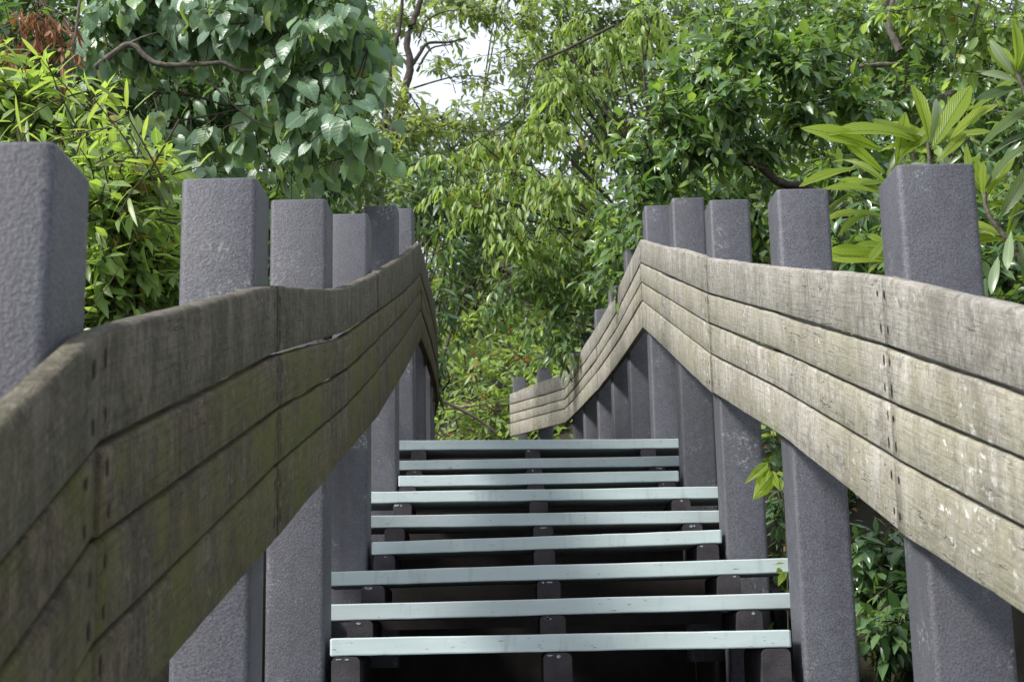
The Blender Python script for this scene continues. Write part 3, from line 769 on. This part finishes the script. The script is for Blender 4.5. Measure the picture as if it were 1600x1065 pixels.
# ---- light green shrub behind the left posts and the bamboo-like stems
bc = [CL(190, 300, 4.1, 70, 60), CL(235, 420, 4.3, 60, 70), CL(165, 430, 4.2, 60, 80), CL(205, 370, 4.5, 70, 60), CL(60, 170, 4.6, 90, 45), CL(-40, 150, 4.7, 80, 60), CL(150, 260, 4.5, 70, 40, wgt=.8), CL(150, 500, 4.3, 80, 50), CL(255, 490, 4.6, 60, 40)]
tree('leafy_shrub', 'light yellow green shrub filling the gap between the two nearest left posts', 'shrub', (-1.35, 4.4), bc, P_BROAD, .076, .28, 9, 19, LM['bush'], 22, trunk_r=.016, bark='bark_dark', up=.35, droop=.15, grav=.15, fork=.3)
bb = [CL(130, 190, 3.9, 40, 50, wgt=.7), CL(195, 205, 3.9, 45, 45, wgt=.7), CL(95, 150, 4.0, 50, 50, wgt=.6), CL(225, 245, 3.9, 35, 35, wgt=.5), CL(30, 210, 3.9, 50, 30, wgt=.6)]
tree('bamboo_plant', 'thin bamboo stems with narrow pale leaves above the left shrub', 'bamboo', (-1.25, 3.9), bb, P_GRASS, .11, .30, 6, 3.2, LM['bamboo'], 23, trunk_r=.007, bark='twig', up=.7, droop=.1, grav=.05, spread=.6, fork=.6)
db = [CL(75, 40, 5.0, 40, 40), CL(100, 80, 5.0, 20, 35), CL(55, 15, 5.0, 45, 20), CL(95, 125, 5.0, 16, 30, wgt=1.3), CL(20, 75, 5.0, 15, 30, wgt=.6)]
dl = [(Lp([(118, 240), (108, 150), (112, 90), (120, 40), (128, -20)], 5.0), .008, .005), (Lp([(112, 60), (80, 35), (40, 30), (-10, 50)], 5.0), .004, .002), (Lp([(115, 45), (95, 20), (60, 5), (30, -10)], 5.0), .004, .002)]
tree('dead_branch', 'bare branch with hanging dry brown leaves at the upper left', 'branch', (-1.55, 5.0), db, P_CURL, .07, .16, 6, 9, LM['dead'], 24, trunk_r=.006, limbs=dl, auto=False, droop=.5, grav=1.2, spread=.4, up=-.2)
sb = [CL(60, -20, 8, 120, 60), CL(230, -20, 8.2, 120, 60), CL(400, -10, 8.4, 120, 60), CL(300, 330, 7.5, 120, 60), CL(420, 330, 7.6, 80, 60), CL(200, 150, 7.8, 120, 80), CL(330, 150, 7.8, 110, 90), CL(60, 60, 7.5, 120, 80), CL(450, 90, 8, 120, 80), CL(520, 260, 8, 60, 60), CL(110, 300, 7, 100, 90), CL(300, 440, 7, 150, 80)]
tree('dense_shrub', 'dark green shrub standing in shade beneath the heart leaved tree', 'shrub', (-2.2, 7.6), sb, P_BROAD, .10, .3, 8, 12, LM['dark'], 25, trunk_r=.04, bark='bark_dark', grav=.4, shell=.2)

# ---- pale whorled shrub left of the centre
pc = [CL(545, 285, 9.2, 55, 26), CL(590, 300, 9.4, 40, 22), CL(500, 310, 9.4, 50, 20)]
tree('whorled_shrub', 'shrub with silvery whorled leaves rising behind the middle left posts', 'shrub', (-1.2, 9.4), pc, P_LANCE, .12, .12, 9, 22, LM['pale'], 26, trunk_r=.018, up=.8, grav=-.1, droop=0, spread=1.0)

# ---- trees around the gap of sky
c2 = [CL(640, 25, 16, 60, 26, wgt=1.0), CL(720, 14, 16, 60, 20, wgt=.9), CL(800, 22, 16, 60, 24), CL(612, 150, 15, 30, 40, wgt=.5), CL(640, 205, 15, 45, 28), CL(690, 190, 15.5, 50, 24, wgt=.9), CL(740, 175, 15.5, 50, 16, wgt=.6),
      CL(720, 118, 16, 50, 14, wgt=.75), CL(790, 90, 16, 50, 24, wgt=.8), CL(690, 95, 16.5, 30, 20, wgt=.5), CL(600, 80, 16, 30, 40, wgt=.5), CL(690, 60, 16, 40, 18, wgt=.35), CL(770, 150, 15.5, 40, 18, wgt=.7)]
l2 = [(Lp([(560, 420), (580, 330), (610, 240), (620, 180), (640, 110), (636, 60), (655, 10), (660, -40)], 15.5), 0.0600, 0.0300), (Lp([(638, 110), (655, 85), (668, 68), (700, 66), (730, 60)], 15.5), 0.0270, 0.0090),
      (Lp([(652, 112), (660, 95), (676, 75), (705, 70)], 15.5), 0.0180, 0.0072), (Lp([(600, 200), (612, 100), (625, 40), (630, -20)], 15.6), 0.0360, 0.0180), (Lp([(622, 185), (640, 150), (633, 160), (628, 195)], 15.4), 0.0240, 0.0180),
      (Lp([(640, 140), (700, 122), (750, 120), (790, 135)], 15.4), 0.0120, 0.0036), (Lp([(655, 60), (665, 35), (690, 20), (720, 15)], 15.6), 0.0150, 0.0060)]
tree('slender_tree', 'thin dark trunked tree with sparse twigs crossing the patch of white sky', 'tree', (-1.6, 15.6), c2, P_SMALL, .14, .40, 11, 24, LM['olive'], 31, trunk_r=.08, bark='bark_dark', limbs=l2, auto=False, droop=.15)
c1 = [CL(700, 245, 12.5, 45, 26), CL(760, 215, 12.5, 60, 30), CL(715, 295, 12.2, 50, 26), CL(800, 270, 12.2, 70, 36), CL(760, 330, 12, 60, 28), CL(845, 205, 12.4, 55, 40), CL(885, 290, 12, 70, 40), CL(905, 130, 12.6, 45, 50),
      CL(825, 375, 12, 55, 30), CL(920, 360, 12.2, 60, 36), CL(865, 120, 12.6, 40, 30, wgt=.7), CL(960, 60, 12.8, 50, 40), CL(890, 30, 12.8, 60, 26), CL(960, 210, 12.8, 50, 50), CL(830, 60, 12.8, 40, 30, wgt=.35), CL(1000, 20, 12.6, 60, 30)]
l1 = [(Lp([(960, 40), (880, 80), (838, 100), (822, 140), (815, 170), (795, 190), (770, 205), (735, 225)], 12.3), 0.0143, 0.0039), (Lp([(820, 150), (818, 190), (812, 215)], 12.3), 0.0065, 0.0026), (Lp([(880, 76), (900, 100), (930, 130)], 12.4), 0.0097, 0.0033),
      (Lp([(770, 205), (730, 205), (690, 195)], 12.3), 0.0052, 0.0020)]
tree('weeping_tree', 'tree with drooping bright yellow green leaves in the middle of the view', 'tree', (2.2, 13.2), c1, P_LANCE, .115, .42, 11, 15, LM['weep'], 32, trunk_r=.09, bark='bark_dark', limbs=l1, up=-.05, droop=.5, grav=.75, spread=.5, shell=.15)
c3 = [CL(680, 300, 14, 45, 40), CL(625, 300, 14, 45, 40), CL(700, 390, 13.6, 34, 50), CL(690, 470, 13.2, 28, 50), CL(660, 250, 14.5, 50, 40), CL(735, 400, 14, 36, 30), CL(740, 290, 14, 50, 50), CL(560, 330, 13, 60, 30), CL(790, 340, 14, 60, 50), CL(675, 560, 13, 20, 50)]
tree('evergreen_tree', 'dark evergreen tree just right of the left railing peak', 'tree', (-.95, 14.2), c3, P_LANCE, .13, .4, 10, 15, LM['dark'], 33, trunk_r=.08, bark='bark_dark', droop=.3, grav=.4)
c4 = [CL(815, 440, 12.6, 50, 36), CL(860, 490, 12.4, 50, 40), CL(885, 420, 12.2, 50, 44), CL(935, 460, 12, 40, 50), CL(905, 530, 12.2, 40, 36), CL(965, 345, 11.5, 34, 44), CL(780, 470, 13, 40, 26, wgt=.6), CL(850, 550, 12.6, 30, 24), CL(950, 400, 11.4, 40, 40), CL(1010, 420, 11.6, 50, 60)]
tree('glossy_tree', 'dark glossy tree standing behind the right railing where it turns', 'tree', (1.9, 12.4), c4, P_LANCE, .125, .38, 10, 15, LM['mid'], 34, trunk_r=.07, bark='bark_dark', droop=.3, grav=.45)
c5 = [CL(725, 520, 18, 50, 30), CL(770, 500, 19, 40, 26), CL(800, 560, 18, 40, 30), CL(740, 580, 17.5, 50, 34), CL(715, 640, 17, 34, 34), CL(765, 640, 17, 44, 34), CL(810, 600, 17.5, 40, 30), CL(745, 690, 17, 60, 26), CL(840, 650, 17, 50, 30), CL(880, 600, 17, 50, 40)]
tree('understorey_bush', 'sunny yellow green bush at the far end of the path', 'bush', (-.4, 18.4), c5, P_SMALL, .15, .42, 10, 17, LM['under'], 35, trunk_r=.04, droop=.2, grav=.25, limbs=[(Lp([(690, 625), (740, 650), (770, 672), (790, 692)], 16.4), .02, .015), (Lp([(692, 640), (750, 632), (800, 622)], 16.5), .012, .006), (Lp([(705, 660), (740, 640), (790, 640)], 16.4), .01, .005)])
c6 = [CL(730, 440, 24, 60, 40), CL(790, 430, 25, 60, 40), CL(690, 420, 24, 50, 60), CL(760, 380, 26, 70, 50), CL(850, 420, 25, 60, 50)]
tree('pale_tree', 'pale hazy tree far off through the opening above the path', 'tree', (-.6, 25), c6, P_SMALL, .17, .5, 10, 14, LM['olive'], 36, trunk_r=.10)

# ---- big dark tree on the right
cd = [CL(1010, 245, 8.6, 45, 40), CL(1040, 175, 8.7, 50, 40), CL(1090, 110, 8.8, 60, 45), CL(1150, 55, 8.9, 60, 36), CL(1225, 100, 8.9, 60, 50), CL(1150, 160, 8.6, 60, 40), CL(1085, 235, 8.6, 55, 40), CL(1005, 320, 8.6, 45, 36), CL(1060, 320, 8.9, 50, 36),
      CL(1180, 235, 9.1, 60, 40), CL(1255, 180, 9.0, 50, 46), CL(1285, 80, 9.2, 55, 46), CL(1140, 300, 9.6, 60, 36), CL(1225, 290, 9.8, 60, 40), CL(990, 390, 8.9, 36, 36), CL(1330, 160, 9.2, 46, 50), CL(1000, 440, 9, 40, 40), CL(1310, 250, 9.6, 50, 50)]
ld = [(Lp([(1330, 340), (1270, 300), (1220, 285), (1180, 255), (1150, 230), (1100, 215), (1060, 185), (1040, 165)], 9.0), 0.0350, 0.0084), (Lp([(1215, 285), (1250, 288), (1290, 275), (1340, 262)], 8.9), 0.0210, 0.0140), (Lp([(1180, 255), (1175, 235), (1160, 200), (1120, 160)], 9.0), 0.0112, 0.0042),
      (Lp([(1200, 265), (1130, 245), (1060, 240)], 8.9), 0.0084, 0.0028), (Lp([(1270, 300), (1330, 420), (1350, 560)], 9.1), 0.0420, 0.0490), (Lp([(1160, 240), (1140, 200), (1120, 130)], 9), 0.0084, 0.0028)]
tree('dense_tree', 'big dark tree with glossy leaves and a bent limb above the right railing', 'tree', (2.15, 9.2), cd, P_BROAD, .112, .34, 10, 17, LM['mid'], 41, trunk_r=.08, bark='bark_dark', limbs=ld, auto=False, droop=.25, grav=.35, up=.2, shell=.2)
ce = [CL(1330, 30, 11.2, 70, 40), CL(1420, 50, 11.2, 70, 46), CL(1400, 140, 11, 60, 46), CL(1500, 140, 11, 70, 46), CL(1345, 235, 10.6, 55, 46), CL(1560, 60, 11, 60, 50), CL(1480, 220, 10.8, 60, 50), CL(1590, 200, 10.8, 50, 70), CL(1240, 20, 11.4, 60, 36), CL(1410, 330, 10.4, 60, 60), CL(1520, 330, 10.4, 60, 60), CL(1130, 20, 11.4, 60, 30), CL(1300, 330, 10.6, 60, 50), CL(1600, 400, 10.4, 60, 90)]
le = [(Lp([(1470, 420), (1440, 280), (1415, 160), (1405, 70), (1385, 20), (1375, -40)], 11.4), .055, .03), (Lp([(1440, 170), (1490, 145), (1520, 122), (1560, 112), (1620, 96)], 10.9), .04, .028), (Lp([(1405, 80), (1390, 40), (1400, -20)], 10.8), .03, .02),
      (Lp([(1270, 130), (1340, 105), (1405, 100)], 10.8), .012, .02)]
tree('tall_tree', 'tall brown trunked tree at the upper right behind the ribbed leaves', 'tree', (3.6, 11), ce, P_BROAD, .125, .38, 9, 13, LM['mid'], 42, trunk_r=.09, bark='bark', limbs=le, auto=False, droop=.3, grav=.4)
side_c = [((3.3, 3.6, 3.2), (1.1, 1.2, .9), 9), ((3.4, 1.6, 2.6), (1.1, 1.2, 1.0), 9), ((3.6, .0, 2.4), (1.2, 1.0, 1.2), 9), ((3.2, 2.6, 1.8), (.9, 1.3, .7), 8), ((3.9, 5.2, 3.9), (1.0, 1.0, .8), 7), ((3.3, 4.2, 4.3), (1.0, 1.2, .6), 7)]  # crown clumps out of view, added to shade left rail and stairs
cf = side_c+[CL(1470, 20, 6.0, 60, 22, wgt=.6), CL(1540, 45, 6.0, 40, 34, wgt=.7), CL(1500, 90, 6.0, 22, 26, wgt=.6), CL(1590, 30, 6.0, 30, 40, wgt=.6), CL(1410, 10, 6.2, 40, 16, wgt=.5), CL(1470, -40, 6, 90, 30)]
lf = [(Lp([(1650, -60), (1560, -20), (1500, 0), (1450, 10), (1390, 18)], 6.0), .010, .003), (Lp([(1530, -10), (1520, 40), (1495, 80), (1490, 118)], 6.0), .006, .002), (Lp([(1600, -40), (1570, 30), (1550, 70)], 6.0), .006, .002)]
tree('small_leaved_tree', 'tree whose thin twigs with small round yellow green leaves hang into the top right corner', 'tree', (3.2, 6.2), cf, P_ROUND, .062, .2, 7, 20, LM['bush'], 43, trunk_r=.03, limbs=lf+[(Lp([(1700, 700), (1720, 300), (1700, 40), (1650, -60)], 6.1), .03, .012)], auto=False, droop=.4, grav=.4)

# ---- dark forest further back and on both flanks
fars = [('forest_tree', 'dark forest tree beyond the left foliage, far left', -9.5, 19, [(100, 150, 19, 160, 130), (-60, 200, 19, 150, 150), (260, 120, 20, 150, 110), (120, 320, 18, 160, 110), (-40, 20, 20, 150, 90), (300, 300, 18, 130, 110)]),
        ('forest_tree', 'dark forest tree behind the heart leaved tree, centre left', -4.0, 21, [(440, 130, 21, 120, 110), (400, 270, 20, 120, 100), (540, 250, 21, 90, 90), (520, 90, 23, 70, 90), (570, 330, 19, 90, 60), (470, 20, 23, 100, 60)]),
        ('forest_tree', 'dark forest tree filling the view below the patch of sky', -.2, 27, [(660, 330, 26, 90, 70), (760, 290, 27, 90, 60), (720, 240, 28, 90, 40), (840, 330, 26, 80, 70), (620, 240, 27, 60, 60), (800, 210, 28, 70, 50), (690, 190, 28, 80, 30), (690, 430, 25, 60, 60), (650, 310, 26, 70, 60), (780, 400, 26, 80, 50), (560, 200, 27, 60, 60), (580, 60, 26, 40, 60), (880, 120, 28, 50, 70), (780, -20, 27, 160, 40)]),
        ('forest_tree', 'dark forest tree behind the yellow green drooping leaves, centre right', 4.0, 22, [(900, 200, 22, 90, 90), (960, 330, 21, 100, 100), (1020, 150, 22, 110, 110), (860, 60, 23, 70, 60), (940, 20, 23, 100, 50), (840, 170, 23, 60, 60), (1040, 30, 23, 100, 60), (900, 400, 21, 90, 70), (960, 60, 23, 100, 70), (1080, 300, 20, 100, 100)]),
        ('forest_tree', 'dark forest tree behind the big glossy right tree', 7.5, 19, [(1180, 120, 19, 140, 120), (1250, 280, 18, 130, 110), (1130, 340, 18, 110, 90), (1320, 120, 19, 120, 120), (1200, 20, 20, 140, 60), (1330, 350, 17, 120, 100)]),
        ('forest_tree', 'dark forest tree beyond the tall brown trunk, far right', 11.5, 18, [(1460, 100, 18, 130, 120), (1560, 250, 17, 130, 130), (1440, 330, 17, 130, 120), (1620, 80, 18, 110, 130), (1640, 400, 16, 130, 130), (1420, 0, 19, 140, 60)])]
for i, (nm, lab, bx, by, cl) in enumerate(fars):
    tree(nm, lab, 'tree', (bx, by), [CL(*c) for c in cl], P_SMALL, .25, .6, 10, 15 if i != 2 else 24, LM['far'], 60+i, trunk_r=.13, bark='bark_dark', group='dark forest trees at the back', droop=.25, grav=.3)

# ---- ribbed-leaf shrub (right, close)
def ribbed_shrub():
    rng = np.random.default_rng(5)
    e = empty('ribbed_leaf_shrub', (1.75, 4.9, float(ground_z(1.75, 4.9))), 'shrub with long ribbed yellow green leaves behind the nearest right post', 'shrub')
    #        base px, tip px, depth base, depth tip, facing(normal) , dark?
    Lv = [((1452, 222), (1437, 130), 5.0, 4.9, 0), ((1455, 235), (1527, 140), 5.0, 5.1, 0), ((1450, 225), (1485, 155), 5.05, 5.2, 2), ((1432, 220), (1325, 193), 5.0, 4.7, 0), ((1400, 262), (1422, 178), 5.1, 5.0, 0),
          ((1384, 273), (1318, 228), 5.0, 4.8, 0), ((1378, 236), (1282, 210), 5.0, 4.75, 0), ((1400, 250), (1470, 205), 5.1, 5.0, 0), ((1462, 255), (1520, 210), 5.0, 4.9, 0), ((1480, 222), (1556, 160), 5.1, 4.95, 0),
          ((1340, 262), (1268, 292), 5.0, 4.8, 0), ((1384, 285), (1352, 295), 5.0, 4.8, 0), ((1385, 305), (1302, 297), 5.05, 4.85, 0), ((1385, 340), (1305, 327), 5.05, 4.8, 0), ((1370, 330), (1320, 350), 5.05, 4.9, 0),
          ((1382, 398), (1308, 392), 5.05, 4.9, 0), ((1390, 408), (1308, 408), 5.05, 4.85, 0), ((1390, 385), (1353, 385), 5.0, 4.9, 0), ((1388, 370), (1365, 410), 5.0, 4.9, 0), ((1375, 410), (1360, 425), 5.0, 4.9, 0),
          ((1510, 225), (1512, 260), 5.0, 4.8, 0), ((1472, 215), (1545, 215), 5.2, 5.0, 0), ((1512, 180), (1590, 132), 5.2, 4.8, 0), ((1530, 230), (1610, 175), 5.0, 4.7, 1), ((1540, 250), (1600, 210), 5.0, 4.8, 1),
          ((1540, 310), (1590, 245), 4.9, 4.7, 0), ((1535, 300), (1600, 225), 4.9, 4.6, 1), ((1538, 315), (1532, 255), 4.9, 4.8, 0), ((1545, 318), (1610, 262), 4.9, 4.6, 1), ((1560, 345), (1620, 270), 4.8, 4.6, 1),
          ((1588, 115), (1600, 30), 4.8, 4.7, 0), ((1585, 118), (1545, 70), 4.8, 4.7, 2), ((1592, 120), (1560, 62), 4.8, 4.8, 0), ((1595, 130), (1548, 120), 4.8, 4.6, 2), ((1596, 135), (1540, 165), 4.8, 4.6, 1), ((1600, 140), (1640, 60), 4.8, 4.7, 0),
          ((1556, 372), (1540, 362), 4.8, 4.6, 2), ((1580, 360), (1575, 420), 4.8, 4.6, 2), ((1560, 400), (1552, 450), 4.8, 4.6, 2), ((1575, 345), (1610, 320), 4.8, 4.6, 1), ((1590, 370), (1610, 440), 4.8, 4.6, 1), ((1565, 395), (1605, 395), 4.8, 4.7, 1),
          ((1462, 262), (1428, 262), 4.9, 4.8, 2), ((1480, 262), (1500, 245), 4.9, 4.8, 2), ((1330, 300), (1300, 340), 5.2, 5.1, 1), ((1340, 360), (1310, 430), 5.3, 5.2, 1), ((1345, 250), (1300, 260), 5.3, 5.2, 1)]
    for (cx, cy, Yc, m, lo, hi) in ((1452, 228, 5.05, 9, 60, 100), (1540, 312, 4.9, 9, 60, 100), (1590, 122, 4.8, 8, 50, 80), (1388, 400, 5.06, 7, 50, 80), (1386, 288, 5.1, 8, 55, 95), (1572, 372, 4.85, 8, 50, 80), (1490, 300, 5.15, 6, 50, 90)):
        for q in range(m):
            g = rng.uniform(-.35, math.pi+.35); L = rng.uniform(lo, hi)
            Lv.append(((cx+rng.normal(0, 4), cy+rng.normal(0, 5)), (cx+L*math.cos(g), cy-L*.8*math.sin(g)), Yc+.05, Yc+rng.uniform(-.1, .14), int(rng.choice([0, 0, 0, 0, 1]))))
    for which in (0, 1, 2):
        pos, dr, nr, sz = [], [], [], []
        for bpx, tpx, ya, yb, kind in Lv:
            if kind != which: continue
            yb = ya+(yb-ya)*.35
            a = atY(*bpx, ya); b = atY(*tpx, yb); d = b-a; L = np.linalg.norm(d)
            pos.append(a); dr.append(d+np.array([0, 0, .22*L])); sz.append(L*1.06)
            nr.append(np.array([rng.normal(0, .35)-.2, -.8+rng.normal(0, .2), .45+rng.normal(0, .2)]))
        Vv, Q, T, UV = pack_leaves([P_LOQ, P_LOQ, [P_LOQ[0], P_LOQ[2]]][which], np.array(pos), np.array(dr), np.array(nr), np.array(sz), rng)
        fl = Q+T
        me = np_mesh('foliage', Vv, fl, UV)
        o = link_mesh('foliage', me, [[LM['loquat'], LM['loquat_d'], LM['pale']][which]], e)
        if which == 2: o['label'] = 'downy grey green young leaves'
    st = [(Lp([(1600, 620), (1560, 520), (1480, 420), (1455, 300), (1450, 222)], 5.0), .013, .006), (Lp([(1640, 480), (1585, 390), (1545, 335), (1538, 300)], 4.85), .011, .006), (Lp([(1680, 350), (1620, 200), (1597, 135), (1588, 112)], 4.8), .011, .006),
          (Lp([(1455, 330), (1420, 300), (1384, 275)], 5.02), .007, .004), (Lp([(1470, 430), (1420, 410), (1385, 398)], 5.05), .007, .004), (Lp([(1480, 280), (1490, 240), (1515, 215)], 5.05), .006, .004), (Lp([(1600, 640), (1640, 560), (1640, 480), (1680, 350)], 4.9), .016, .011)]
    limb_set('stem', st, M['bark'], e, 9)
ribbed_shrub()
bk = [CL(1330, 390, 5.6, 50, 50), CL(1460, 340, 5.7, 70, 60), CL(1570, 420, 5.4, 50, 40), CL(1340, 300, 5.9, 40, 40, wgt=.6), CL(1590, 300, 5.6, 40, 60, wgt=.8), CL(1560, 470, 5.3, 60, 30), CL(1420, 430, 5.5, 60, 40)]
tree('glossy_bush', 'dark glossy bush growing beneath the ribbed leaf shrub', 'bush', (1.95, 5.6), bk, P_BROAD, .085, .25, 8, 12, LM['fern'], 44, trunk_r=.02, bark='bark_dark', up=.3, shell=.15)

# ---- low plants below the right railing
u1 = [CL(1385, 850, 4.6, 60, 50), CL(1400, 930, 4.5, 60, 50), CL(1380, 990, 4.4, 60, 40), CL(1460, 900, 4.8, 50, 60), CL(1350, 900, 4.8, 40, 60), CL(1500, 960, 4.6, 60, 60)]
tree('low_shrub', 'low dark green leafy plant between the two nearest right posts', 'shrub', (1.35, 4.7), u1, P_BROAD, .072, .2, 8, 11, LM['fern'], 51, trunk_r=.012, bark='bark_dark', group='low plants under the right railing', grav=.35, droop=.3, shell=.1)
u2 = [CL(1225, 790, 5.4, 30, 60), CL(1222, 880, 5.3, 26, 50), CL(1228, 960, 5.2, 26, 50), CL(1300, 800, 5.8, 60, 80), CL(1350, 810, 6, 50, 60), CL(1215, 700, 5.8, 30, 50)]
tree('low_shrub', 'low leafy plant showing through the narrow slot between middle right posts', 'shrub', (1.2, 5.5), u2, P_BROAD, .07, .22, 8, 12, LM['fern'], 52, trunk_r=.012, bark='bark_dark', group='low plants under the right railing', grav=.3, shell=.1)
e = empty('sapling', (1.02, 4.75, float(ground_z(1.02, 4.75))), 'small sprig of drooping yellow green leaves poking between right posts above the treads', 'sapling')
rng = np.random.default_rng(3); pos, dr, sz = [], [], []
for a, b in (((1200, 722), (1177, 742)), ((1203, 728), (1180, 760)), ((1206, 735), (1212, 757)), ((1210, 745), (1192, 775)), ((1212, 740), (1222, 735)), ((1205, 735), (1190, 748)), ((1216, 748), (1226, 752)), ((1222, 890), (1216, 892)), ((1228, 880), (1215, 878)), ((1228, 892), (1218, 905))):
    p = atY(*a, 4.66); q = atY(*b, 4.60); pos.append(p); dr.append(q-p); sz.append(np.linalg.norm(q-p)*1.1)
V, Q, T, UV = pack_leaves(P_LANCE, np.array(pos), np.array(dr), np.array([[.1, -.6, .6]])+rng.normal(0, .3, (len(pos), 3)), np.array(sz), rng)
link_mesh('foliage', np_mesh('foliage', V, Q+T, UV), [LM['loquat']], e)
limb_set('stem', [(Lp([(1232, 1000), (1230, 880), (1226, 800), (1216, 745), (1200, 722)], 4.68), .003, .0015)], M['twig'], e, 1)
# litter and dry twigs on the bank
rng = np.random.default_rng(8)
N = 5000; x = rng.uniform(.95, 4, N); y = rng.uniform(2.2, 9, N); z = ground_z(x, y)+.012
a = rng.uniform(0, 6.28, N); d = np.stack([np.cos(a), np.sin(a), rng.normal(0, .15, N)], 1); nr = np.stack([rng.normal(0, .3, N), rng.normal(0, .3, N), np.ones(N)], 1)
V, Q, T, UV = pack_leaves(P_CURL+P_SMALL, np.stack([x, y, z], 1), d, nr, rng.uniform(.03, .075, N), rng)
o = link_mesh('leaf_litter', np_mesh('leaf_litter', V, Q+T, UV), [LM['dead']]); o['kind'] = 'stuff'; o['label'] = 'dry brown leaf litter on the bank below the right railing'
# hillside undergrowth: one mass over the slope
N = 60000; x = rng.uniform(-16, 18, N); y = rng.uniform(9, 32, N)
ok = (np.abs(x-np.interp(y, [0, 9, 12, 14, 16, 20], [.15, .15, .0, -.4, -1.1, -3])) > 1.15) | (y > 17.5)
x, y = x[ok], y[ok]; N = len(x)
hh = rng.random(N)**1.5*(.35+.5*(np.sin(x*1.3)*np.cos(y*1.1)+1)*.5); z = ground_z(x, y)+hh
a = rng.uniform(0, 6.28, N); d = np.stack([np.cos(a), np.sin(a), rng.normal(-.1, .4, N)], 1); nr = np.stack([rng.normal(0, .5, N), rng.normal(-.3, .5, N), np.ones(N)], 1)
V, Q, T, UV = pack_leaves(P_SMALL, np.stack([x, y, z], 1), d, nr, rng.uniform(.12, .22, N), rng)
o = link_mesh('undergrowth', np_mesh('undergrowth', V, Q+T, UV), [LM['under']]); o['kind'] = 'stuff'; o['label'] = 'green undergrowth covering the hillside behind the stairs'
print('leaves', NLEAF)
